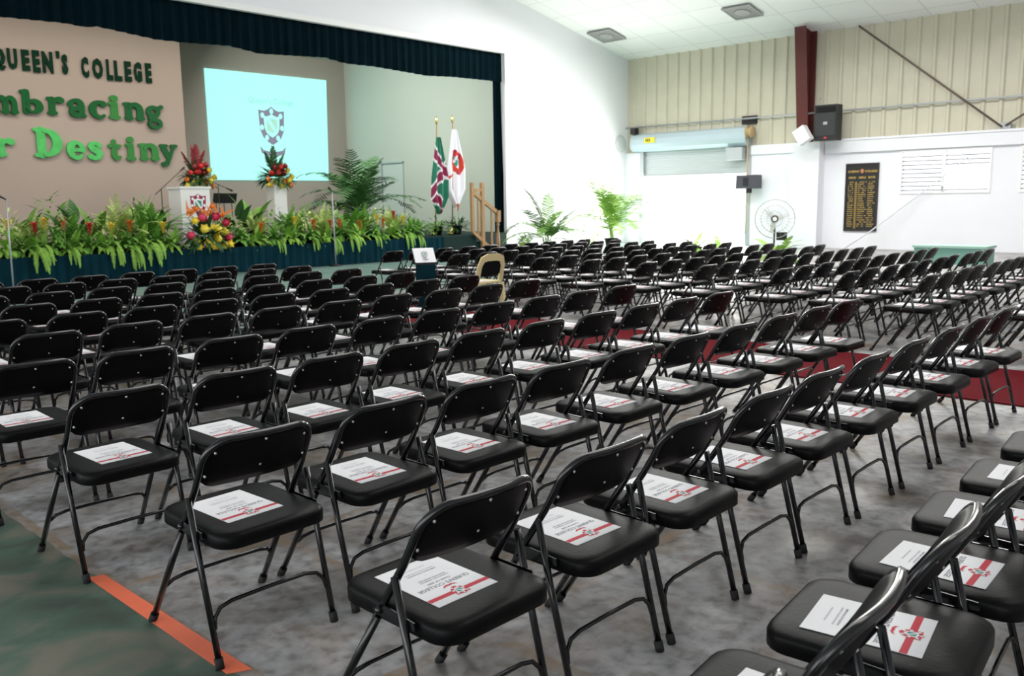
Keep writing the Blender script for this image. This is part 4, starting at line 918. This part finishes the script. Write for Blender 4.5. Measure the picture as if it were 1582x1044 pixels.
# chairs on the stage behind the plants
for px, lb in ((334, 'black music stand on the stage just right of the lectern'), (346, 'black music stand on the stage, middle of the three beside the lectern'), (358, 'black music stand on the stage, farthest right of the three')):
    q = at_y(px, 314, 18.9); t = thing('music_stand', lb, 'music stand', (q.x, 18.9, DECK), 0, 'music stands on the stage'); hz = q.z-DECK
    bm = bmesh.new(); add_tube(bm, [(0, 0, 0.15), (0, 0, hz+0.05)], 0.012, 6); obj('pole', bm, M_BLACK, t)
    for k in range(3):
        a = 2*PI*k/3+0.4; bm = bmesh.new(); add_tube(bm, [(0, 0, 0.3), (0.25*math.cos(a), 0.25*math.sin(a), 0.011)], 0.01, 5); obj('leg', bm, M_BLACK, t)
    bm = bmesh.new(); add_prism(bm, [(-0.03, hz), (-0.01, hz), (-0.10, hz+0.26), (-0.12, hz+0.26)], -0.11, 0.11, plane='yz'); obj('desk', bm, M_BLACK, t)
# stage palm, flags, pots
q = at_y(556, 330, 18.0)
t = plant('potted_palm', mesh('palm_fronds', palm_bm(random.Random(4), 26, 2.1, 1.2, 0, 0.46, 0.8), L_PALM), q.x, 18.0, DECK+0.01, 'large dark green potted palm standing right of the screen', 1.0, 0, None, (0.24, 0.35))
def flag(name, label, px_base, y, ptop, mats, fn, w, ztop, zbot, emblem=None, seed=1):
    q = at_y(px_base, 350, y); top = at_y(ptop[0], ptop[1], y)
    t = thing(name, label, 'flag', (q.x, y, DECK)); T = Vector((top.x-q.x, 0, top.z-DECK))
    bm = bmesh.new(); add_lathe(bm, [(0.16, 0.001), (0.17, 0.03), (0.10, 0.07), (0.04, 0.13), (0.03, 0.2)], seg=16); obj('base', bm, M_BRASS, t)
    bm = bmesh.new(); add_tube(bm, [(0, 0, 0.18), T], 0.02, 8); obj('pole', bm, M_WOOD, t)
    bm = bmesh.new(); add_tube(bm, [T, T+Vector((0, 0, 0.06)), T+Vector((0, 0, 0.14)), T+Vector((0, 0, 0.24))], 0.02, 8, radii=[0.02, 0.045, 0.035, 0.006]); obj('finial', bm, M_BRASS, t)
    zt = at_y(ptop[0], ztop, y).z-DECK; zb = at_y(ptop[0], zbot, y).z-DECK
    NU, NV = 26, 60; bm = bmesh.new(); g = []
    for j in range(NV+1):
        v = j/NV; row = []; spread = w*(0.25+0.75*min(1, v*1.9)); z = zt+(zb-zt)*v
        off = T.x*(z/T.z)
        for i in range(NU+1):
            u = i/NU; cut = max(0, v-0.80)/0.20
            uu = 0.5+(u-0.5)*(1-0.85*cut)
            row.append(bm.verts.new((off-0.35*spread+uu*spread, -0.03+0.055*math.sin(u*2*PI*2.6+seed)*(0.3+v)-0.03, z-0.10*math.sin(u*2*PI*1.3+seed)*v)))
        g.append(row)
    for j in range(NV):
        for i in range(NU): f = bm.faces.new((g[j][i], g[j+1][i], g[j+1][i+1], g[j][i+1])); f.smooth = True; f.material_index = fn((i+.5)/NU, (j+.5)/NV)
    cl = obj('cloth', bm, mats, t)
    return t
M_FGREEN = mat('flag_green', (0.01, 0.17, 0.10), 0.7); M_FWHITE = mat('flag_white', (0.80, 0.80, 0.86), 0.7); M_FMAR = mat('flag_maroon', (0.25, 0.01, 0.06), 0.7); M_FRED = mat('flag_red', (0.62, 0.04, 0.02), 0.7)
def fn1(u, v):
    def band(c, s, w1, w2):
        d = abs(v-(c+s*(u-0.5)))
        return 2 if d < w1 else 1 if d < w2 else 0
    for c, s in ((0.33, 0.28), (0.56, -0.34), (0.90, 0.30)):
        b_ = band(c, s, 0.065, 0.10)
        if b_: return b_
    return 0
flag('flag_stand', 'drooping green, white and maroon flag on a pole at stage right', 673, 17.0, (674.5, 192), [M_FGREEN, M_FWHITE, M_FMAR], fn1, 0.62, 212, 326, seed=1)
def fn2(u, v):
    du, dv = (u-0.55)/0.40, (v-0.42)/0.16
    r2 = du*du+dv*dv
    if r2 < 0.25: return 2 if (u*9+v*14) % 2 < 1.2 else 0
    if r2 < 1.0: return 3 if (u*7+v*9) % 3 < 2.4 else 1
    if 0.60 < v < 0.63 and u < 0.35: return 3
    return 0
flag('flag_stand', 'drooping white flag with a red and green crest on a pole', 699, 17.0, (699, 190), [M_FWHITE, M_FMAR, M_EGREEN, M_FRED], fn2, 0.72, 200, 318, seed=2.2)
for px, pb, lb, m in ((677, 360, 'small potted bush at the foot of the green flag', L_MID), (707, 360, 'small potted bush with an orange flower at foot of white flag', L_DARK)):
    q = at_y(px, pb, 16.75)
    t = plant('potted_bush', mesh('bush_leaves', bush_bm(random.Random(px), 150, 0.36, 0.42, 0.2, 0.06), m), q.x, 16.75, DECK+0.01, lb, 1.0, 0, 'potted bushes by the flags', (0.15, 0.26))
q = at_y(713, 326, 16.6); t = thing('ginger_flower', 'single orange cone flower in the potted bush by the white flag', 'flower', (q.x, 16.75, q.z-0.1)); link('flower_head', SPK['orange_petal'], t); link('stalk', STK, t)

# steps and handrail at the right end of the stage
RY = APY+0.02
s1 = at_y(747, 384, RY).x; s1z = at_y(740, 379, RY).z; s1z = 0.385
st = thing('stage_steps', 'dark green wooden steps going down from the right end of the stage', 'steps', (APX+0.002, RY, 0))
bm = bmesh.new(); w_ = s1-APX; add_box(bm, 0, w_, 0, 0.66, 0.001, s1z); obj('step', bm, M_DKGREEN, st)
bm = bmesh.new(); add_box(bm, w_+0.001, w_*2, 0, 0.66, 0.001, s1z*0.5); obj('step', bm, M_DKGREEN, st)
hr = thing('handrail', 'pale wooden handrail with square posts and a turned newel post', 'handrail', (APX, RY, 0)); HY = -0.06
def rp(px, py): q = at_y(px, py, RY+HY); return (q.x-APX, q.z)
def post(px0, px1, pt, pb, name='post', floor=None):
    a, zt = rp(px0, pt); b_, zb = rp(px1, pb); bm = bmesh.new(); add_box(bm, a, b_, HY-0.045, HY+0.045, floor if floor is not None else zb, zt); obj(name, bm, M_WOOD, hr)
post(727, 732, 282, 358); post(742.5, 748, 282, 357, floor=0.001)
def bar(name, p, q, h, t=0.035):
    bm = bmesh.new(); (a, za), (b_, zb) = rp(*p), rp(*q); add_prism(bm, [(a, za), (b_, zb), (b_, zb-h), (a, za-h)], HY-t, HY+t); obj(name, bm, M_WOOD, hr)
bar('rail', (731, 291), (744, 291), 0.09); bar('rail', (731, 294), (768, 325), 0.13); bar('rail', (730, 354), (764, 387), 0.12)
for a, t_, b_ in ((737, 300, 361), (745.5, 306, 369), (758, 318, 381)): bar('baluster', (a, t_), (a+2, t_+2), rp(a, t_)[1]-rp(a, b_)[1], 0.02)
nx, nz = rp(768.8, 325); bm = bmesh.new()
add_box(bm, nx-0.065, nx+0.065, HY-0.065, HY+0.065, nz-0.34, nz)
add_lathe(bm, [(0.06, nz-0.34), (0.035, nz-0.37), (0.055, nz-0.42), (0.03, nz-0.46), (0.05, nz-0.75), (0.055, nz-0.80), (0.06, 0.35), (0.06, 0.002)], (nx, HY, 0), 12); obj('newel_post', bm, M_WOOD, hr)

# sign stand in front of the steps, cream chair among the black ones

sy = 6.7; q = at_y(657, 395, sy); sg = thing('sign_stand', 'white tilted sign sheet with small crest on a teal draped stand', 'sign', (q.x, sy, 0.002), -0.35)
zt, zb = at_y(655, 384, sy).z, at_y(660, 405, sy).z; hwid = 0.155
bm = bmesh.new(); add_prism(bm, [(-0.13, 0.011), (0.13, 0.011), (0.11, zb-0.03), (-0.11, zb-0.03)], -0.10, 0.10); obj('draped_stand', bm, M_TEAL, sg)
bm = bmesh.new(); add_prism(bm, [(-0.03, zb), (0.0, zb), (0.12, zt), (0.09, zt)], -hwid, hwid, plane='yz'); sh = obj('sign_sheet', bm, M_PAPER, sg)
bm = bmesh.new(); add_box(bm, -hwid, hwid, -0.10, 0.02, zb-0.03, zb); obj('ledge', bm, M_BLACK, sg)
ang = math.atan2(0.12, zt-zb); bm = bmesh.new(); add_emblem(bm, Matrix.Translation((0, 0.026, (zt+zb)/2+0.01)) @ Matrix.Rotation(PI/2-ang, 4, 'X'), 0.11, 0.002, 0, 1, 2); obj('emblem', bm, [M_INK, M_PAPER, M_EGREEN], sh)

# cream plastic armchair among the black chairs
t = thing('plastic_chair', 'cream plastic chair with a black back pad among the black folding chairs', 'chair', (7.14, 6.12, 0.0), 0.05)
t.scale = (1.08, 0.88, 0.92)
bm = bmesh.new()
def bandpath(pts, w, th):
    A = []
    for (x, z) in pts: A.append((x, -0.2-0.25*(z-0.45), z))
    for (p, q_), (p2, q2) in zip(zip(A, A[1:]), zip(A, A[1:])): pass
    return A
outer = [(-0.27, 0.45), (-0.255, 0.70), (-0.21, 0.83), (-0.10, 0.875), (0.10, 0.875), (0.21, 0.83), (0.255, 0.70), (0.27, 0.45)]
inner = [(-0.19, 0.45), (-0.185, 0.68), (-0.15, 0.75), (-0.09, 0.765), (0.09, 0.765), (0.15, 0.75), (0.185, 0.68), (0.19, 0.45)]
def Y(z): return -0.20-0.25*(z-0.45)
for yo in (0,):
    O = [[bm.verts.new((x, Y(z)+d, z)) for x, z in outer] for d in (0, 0.03)]; I = [[bm.verts.new((x, Y(z)+d, z)) for x, z in inner] for d in (0, 0.03)]
    for k in range(7):
        bm.faces.new((O[0][k], O[0][k+1], I[0][k+1], I[0][k])); bm.faces.new((O[1][k+1], O[1][k], I[1][k], I[1][k+1]))
        bm.faces.new((O[0][k+1], O[0][k], O[1][k], O[1][k+1])); bm.faces.new((I[0][k], I[0][k+1], I[1][k+1], I[1][k]))
obj('backrest', bm, M_CREAM, t)
bm = bmesh.new(); v = [(-0.20, 0.56), (0.20, 0.56), (0.195, 0.70), (0.16, 0.765), (-0.16, 0.765), (-0.195, 0.70)]
A = [bm.verts.new((a, Y(z)+0.006, z)) for a, z in v]; B = [bm.verts.new((a, Y(z)+0.024, z)) for a, z in v]; bm.faces.new(A); bm.faces.new(B[::-1])
for i in range(6): bm.faces.new((A[i], A[(i+1) % 6], B[(i+1) % 6], B[i]))
obj('back_pad', bm, M_BACK, t)
bm = bmesh.new(); add_prism(bm, rrect(0.25, -0.22, 0.24, 0.06), 0.42, 0.45, plane='xy'); obj('seat', bm, M_CREAM, t)
for sx in (-1, 1):
    for yb, yt in ((0.24, 0.2), (-0.25, -0.19)):
        bm = bmesh.new(); add_prism(bm, [(yb-0.035, 0.0), (yb+0.035, 0.0), (yt+0.045, 0.42), (yt-0.045, 0.42)], sx*0.24-0.022, sx*0.24+0.022, plane='yz'); obj('leg', bm, M_CREAM, t)

programme(7.14, 6.09, 0.05, 'red-striped white program on the seat of the cream plastic chair', 'programs on the chair seats', False, -0.043)
# ------------------------------------------------------------------ things along the side wall
q = at_y(846, 386, 14.2); plant('potted_palm', mesh('palm_fronds', palm_bm(random.Random(8), 16, 1.5, 1.3, 0, 0.32, 0.5), leafmat('wall_palm_green', (0.10, 0.22, 0.035))), q.x, 14.2, 0.0, 'green potted palm against the white wall right of the stage', 1.0, 0, None, (0.2, 0.3))
q = at_y(812, 386, 14.9); tt = thing('terracotta_pot', 'terracotta pot on the floor at the foot of the handrail side palm', 'pot', (q.x, 14.9, 0)); bm = bmesh.new(); add_lathe(bm, [(0.12, 0.001), (0.17, 0.26), (0.19, 0.26), (0.19, 0.32), (0.15, 0.32), (0.14, 0.27)], seg=14); obj('body', bm, M_TERRA, tt)
bm = bush_bm(random.Random(77), 60, 0.16, 0.3, 0.2, 0.05); bmesh.ops.translate(bm, verts=bm.verts[:], vec=(0, 0, 0.28)); obj('leaves', bm, L_MID, tt)
q = at_y(945, 386, 14.3); plant('potted_palm', mesh('palm_fronds', palm_bm(random.Random(21), 24, 1.9, 1.0, -0.05, 0.42, 0.9), L_PALML), q.x, 14.3, 0.0, 'pale green palm standing beside the left edge of the roller door', 1.0, 0, None, (0.24, 0.34))
for px, x, sc_, lb in ((1075, 19.0, 1.05, 'pale green fern in front of the bright doorway, left one'), (1112, 19.0, 1.0, 'pale green fern in front of the bright doorway, right one'), (1200, 18.2, 1.2, 'pale green fern in front of the pedestal fan')):
    q = at_x(px, 385, x); plant('potted_fern', mesh('fern_fronds', fern_bm(random.Random(px), 30, 0.62), L_PALML), x, q.y, 0.0, lb, sc_, 0, None, (0.17, 0.26))
fx = 18.6; fc = at_x(1197, 338, fx); fr = 0.47
fn = thing('pedestal_fan', 'black pedestal fan with round wire cage beside the doorway', 'fan', (fx, fc.y, 0.0), math.atan2(-(CX-fx), (CY-fc.y))+PI)
bm = bmesh.new(); add_lathe(bm, [(0.28, 0.001), (0.28, 0.03), (0.08, 0.06)], seg=18); obj('base', bm, M_BLACK, fn)
bm = bmesh.new(); add_tube(bm, [(0, 0.08, 0.05), (0, 0.08, fc.z)], 0.022, 8); obj('pole', bm, M_BLACK, fn)
bm = bmesh.new(); add_box(bm, 0.05, 0.3, 0.0, 0.15, fc.z-0.52, fc.z-0.33); obj('control_box', bm, M_BLACK, fn)
bm = bmesh.new(); add_tube(bm, [(0, -0.05, fc.z), (0, 0.2, fc.z)], 0.085, 12); obj('motor', bm, M_BLACK, fn)
bm = bmesh.new(); add_tube(bm, [(0, -0.15, fc.z), (0, -0.125, fc.z)], 0.055, 12); obj('badge', bm, M_PAPER, fn)
bm = bmesh.new()
def ring(bm, r, y, tr): 
    add_tube(bm, [(r*math.cos(2*PI*k/32), y, fc.z+r*math.sin(2*PI*k/32)) for k in range(33)], tr, 5)
for r, y in ((fr, 0), (fr*0.7, -0.09), (fr*0.4, -0.11), (0.09, -0.12), (fr*0.7, 0.09)): ring(bm, r, y, 0.006 if r < fr else 0.011)
for k in range(26):
    a = 2*PI*k/26; c_, s_ = math.cos(a), math.sin(a)
    add_tube(bm, [(0.09*c_, -0.12, fc.z+0.09*s_), (fr*0.7*c_, -0.09, fc.z+fr*0.7*s_), (fr*c_, 0, fc.z+fr*s_), (fr*0.7*c_, 0.09, fc.z+fr*0.7*s_), (0.09*c_, 0.10, fc.z+0.09*s_)], 0.0035, 4)
obj('cage', bm, M_GALV, fn)
for k in range(3):
    a = 2*PI*k/3+0.3; bm = bmesh.new()
    leaf(bm, (0.05*math.cos(a), -0.02, fc.z+0.05*math.sin(a)), (math.cos(a), 0.12, math.sin(a)), (0, 1, 0), fr*0.72, 0.13, 0, 0, 5, 0.1); obj('blade', bm, M_WHITE, fn)
# small dark loudspeaker on the door post
q0, q1 = at_x(1138, 271, XW-0.45), at_x(1170, 291, XW-0.45)
ls = thing('small_loudspeaker', 'small dark loudspeaker fixed to the right post of the roller door', 'loudspeaker', (XW-0.45, (q0.y+q1.y)/2, q1.z)); hy = abs(q0.y-q1.y)/2; hz = q0.z-q1.z
bm = bmesh.new(); add_prism(bm, [(-hy, 0.0), (hy, 0.0), (hy*0.96, hz), (-hy, hz)], -0.05, 0.28, plane='yz'); obj('cabinet', bm, mat('dark_grey_plastic', (0.06, 0.06, 0.075), 0.5), ls)
bm = bmesh.new(); add_box(bm, -0.06, -0.051, -hy*0.2, hy*0.3, hz*0.2, hz*0.8); obj('driver', bm, M_BLACK, ls)
bm = bmesh.new(); add_box(bm, 0.05, 0.15, -0.1, 0.05, -0.14, 0.0); add_box(bm, 0.28, 0.40, -0.1, 0.05, 0.05, 0.15); obj('bracket', bm, M_BLACK, ls)
# big loudspeaker on the pier, white tilted box beside it
sp = thing('loudspeaker', 'big black loudspeaker on top of the white pier before the steel column', 'loudspeaker', (PIERX+0.02, 9.0, 3.202)); 
sx_ = PIERX-0.30-XW
a0, a1 = at_x(1257, 214, PIERX-0.3), at_x(1294, 160, PIERX-0.3); ly0, ly1 = a1.y-9.0, a0.y-9.0; lz = a1.z-3.202
bm = bmesh.new(); add_prism(bm, [(ly0, 0.0), (ly1-0.05, 0.0), (ly1, 0.06), (ly1, lz), (ly0, lz)], -0.32, 0.05, plane='yz'); cab = obj('cabinet', bm, M_BLACK, sp)
bm = bmesh.new(); add_box(bm, -0.335, -0.321, ly0+0.04, ly1-0.04, 0.13, lz-0.24); obj('grille', bm, M_GRILLE, sp)
bm = bmesh.new(); add_prism(bm, [(ly0+0.05, lz-0.22), (ly1-0.05, lz-0.22), (ly1-0.05, lz-0.05), (ly0+0.05, lz-0.05)], -0.331, -0.321, plane='yz'); obj('horn', bm, mat('deep_black', (0.003, 0.003, 0.003), 0.9), sp)
bm = bmesh.new(); add_box(bm, -0.342, -0.336, (ly0+ly1)/2-0.06, (ly0+ly1)/2+0.06, lz*0.44, lz*0.44+0.085); obj('badge', bm, M_GALV, sp)
bm = bmesh.new(); add_box(bm, -0.330, -0.321, (ly0+ly1)/2-0.05, (ly0+ly1)/2+0.03, 0.05, 0.10); obj('badge', bm, M_RED, sp)
bm = bmesh.new(); add_tube(bm, [(-0.1, ly1-0.1, lz), (-0.05, ly1-0.02, lz+0.16), (0.1, ly1+0.0, lz+0.25)], 0.012, 6); obj('safety_cable', bm, M_GALV, sp)
q = at_x(1240, 209, XW-1.05)
wb = thing('tilted_box', 'white tilted box fixed beside the maroon column above the pier', 'box', (XW-1.05, q.y, q.z)); bm = bmesh.new(); add_box(bm, -0.12, 0.16, -0.19, 0.19, -0.23, 0.23)
bmesh.ops.rotate(bm, verts=bm.verts[:], cent=(0, 0, 0), matrix=Matrix.Rotation(-0.55, 3, 'X')); obj('body', bm, M_WHITE, wb)
bm = bmesh.new(); add_box(bm, 0.1, 0.74, 0.06, 0.16, -0.1, 0.0); obj('bracket', bm, M_WHITE, wb)

# honours board
bd = thing('honours_board', 'tall black honours board with gold names hung on white wall', 'board', (XW, 7.78, 0.52)); bw, bh = 0.49, 2.0
bm = bmesh.new(); add_box(bm, -0.03, -0.001, -bw, bw, 0, bh); obj('panel', bm, M_BLACK, bd)
bm = bmesh.new()
for a in ((-bw, -bw+0.04, 0, bh), (bw-0.04, bw, 0, bh), (-bw+0.04, bw-0.04, 0, 0.04), (-bw+0.04, bw-0.04, bh-0.04, bh)): add_box(bm, -0.05, -0.03, *a)
obj('frame', bm, mat('dark_wood', (0.03, 0.02, 0.018), 0.5), bd)
MB_ = Matrix.Translation((-0.033, 0, 0)) @ Matrix(((0, 0, -1, 0), (-1, 0, 0, 0), (0, 1, 0, 0), (0, 0, 0, 1)))
def bt(bm, s, size, yy, zz, bold=0.0): add_text(bm, s, size, MB_ @ Matrix.Translation((yy, zz, 0)), 0, bold)
bm = bmesh.new(); bt(bm, "QUEEN'S", 0.085, -0.26, 1.76, 0.003); bt(bm, 'COLLEGE', 0.085, 0.26, 1.76, 0.003); bt(bm, 'HEAD   GIRLS   BOYS', 0.085, 0, 1.58, 0.003); obj('title_lettering', bm, M_GOLD, bd)
bm = bmesh.new(); add_emblem(bm, MB_ @ Matrix.Translation((0, 1.77, 0)), 0.14, 0.001, 0, 1, 2, False); obj('emblem', bm, [M_RED, M_GOLD, M_EGREEN], bd)
bm = bmesh.new(); r3 = random.Random(2); zz = 1.44
def glyph_row(bm, y0, y1, z, h):
    y_ = y0
    while y_ < y1:
        w_ = r3.uniform(0.018, 0.03)
        if r3.random() < 0.84: add_box(bm, -0.034, -0.031, -y_-w_, -y_, z, z+h*r3.uniform(0.7, 1))
        y_ += w_+0.009
while zz > 0.1:
    glyph_row(bm, -0.40, -0.25, zz, 0.028); glyph_row(bm, -0.10, 0.12+r3.uniform(-.05, .05), zz, 0.028); glyph_row(bm, 0.19, 0.38+r3.uniform(-.06, .02), zz, 0.028); zz -= 0.062
nm_ = obj('name_lettering', bm, M_GOLD, bd); nm_['kind'] = 'stuff'
bm = bmesh.new(); add_box(bm, -0.035, -0.031, 0.13, 0.2, 0.08, 1.46); obj('gold_bar', bm, mat('dull_gold', (0.22, 0.14, 0.03), 0.5), bd)
# pale cable, round disc, platform, ceiling vents
p0 = at_x(1304, 385, XW-0.6); p0.z = 0.02; p1 = at_x(1345, 357, XW-0.35); p2 = at_x(1425, 297, XW-0.15); p3 = at_x(1498, 241, XW-0.05)
bm = bmesh.new(); add_tube(bm, [p0, p1, p2, p3], 0.02, 6); tag(obj('pull_cord', bm, mat('pale_cord', (0.7, 0.72, 0.75), 0.6)), 'pale cord stretched diagonally from the window past the honours board', 'cord')
q = at_y(962, 222, YP-0.03); bm = bmesh.new(); add_lathe(bm, [(0.27, -0.02), (0.30, 0.0), (0.26, 0.02)], (0, 0, 0), 24)
bmesh.ops.rotate(bm, verts=bm.verts[:], cent=(0, 0, 0), matrix=Matrix.Rotation(PI/2, 3, 'X')); tag(obj('wall_disc', bm, mat('pale_grey_plastic', (0.6, 0.62, 0.63), 0.6), None, (q.x-0.1, YP-0.022, q.z)), 'pale grey round disc on the white wall near the roller door', 'disc')
gx = 19.5; q0, q1 = at_x(1412, 382, gx), at_x(1523, 381, gx)
pf = thing('low_platform', 'low pale green platform by the white wall behind the far chairs', 'platform', (gx, q1.y, 0.0)); gl = q0.y-q1.y; gz = q1.z
bm = bmesh.new(); add_box(bm, 0, 0.7, 0, gl, 0.001, gz-0.05); obj('skirting', bm, mat('green_board', (0.16, 0.36, 0.30), 0.5), pf)
bm = bmesh.new(); add_box(bm, -0.03, 0.73, -0.03, gl+0.03, gz-0.05, gz); obj('top', bm, mat('pale_green_top', (0.35, 0.55, 0.47), 0.5), pf)
for (px, py), lb in (((937, 53), 'square grey vent in the white ceiling above the roller door corner'), ((1147, 16), 'square grey vent in the white ceiling at top right')):
    d = ray(px, py); tt_ = (6.5+SL*(XW-CX)-CZ)/(d.z+SL*d.x); P = CAMP+d*tt_
    v = thing('ceiling_vent', lb, 'vent', (P.x, P.y, ceil_z(P.x)-0.05)); v.rotation_euler = (0, math.atan(SL), 0)
    vs_ = 0.47 if px < 1000 else 0.45
    bm = bmesh.new()
    for a in ((-vs_, -vs_+0.05, -vs_, vs_), (vs_-0.05, vs_, -vs_, vs_), (-vs_+0.05, vs_-0.05, -vs_, -vs_+0.05), (-vs_+0.05, vs_-0.05, vs_-0.05, vs_)): add_box(bm, *a, -0.025, 0.01)
    obj('frame', bm, M_VENT, v); bm = bmesh.new(); add_box(bm, -vs_+0.05, vs_-0.05, -vs_+0.05, vs_-0.05, -0.01, 0.0); obj('panel', bm, mat('dull_grey_vent', (0.28, 0.28, 0.28), 0.7), v)
    bm = bmesh.new(); add_lathe(bm, [(0.22, -0.03), (0.25, -0.012)], (0, 0, 0), 20); obj('diffuser', bm, M_VENT, v)
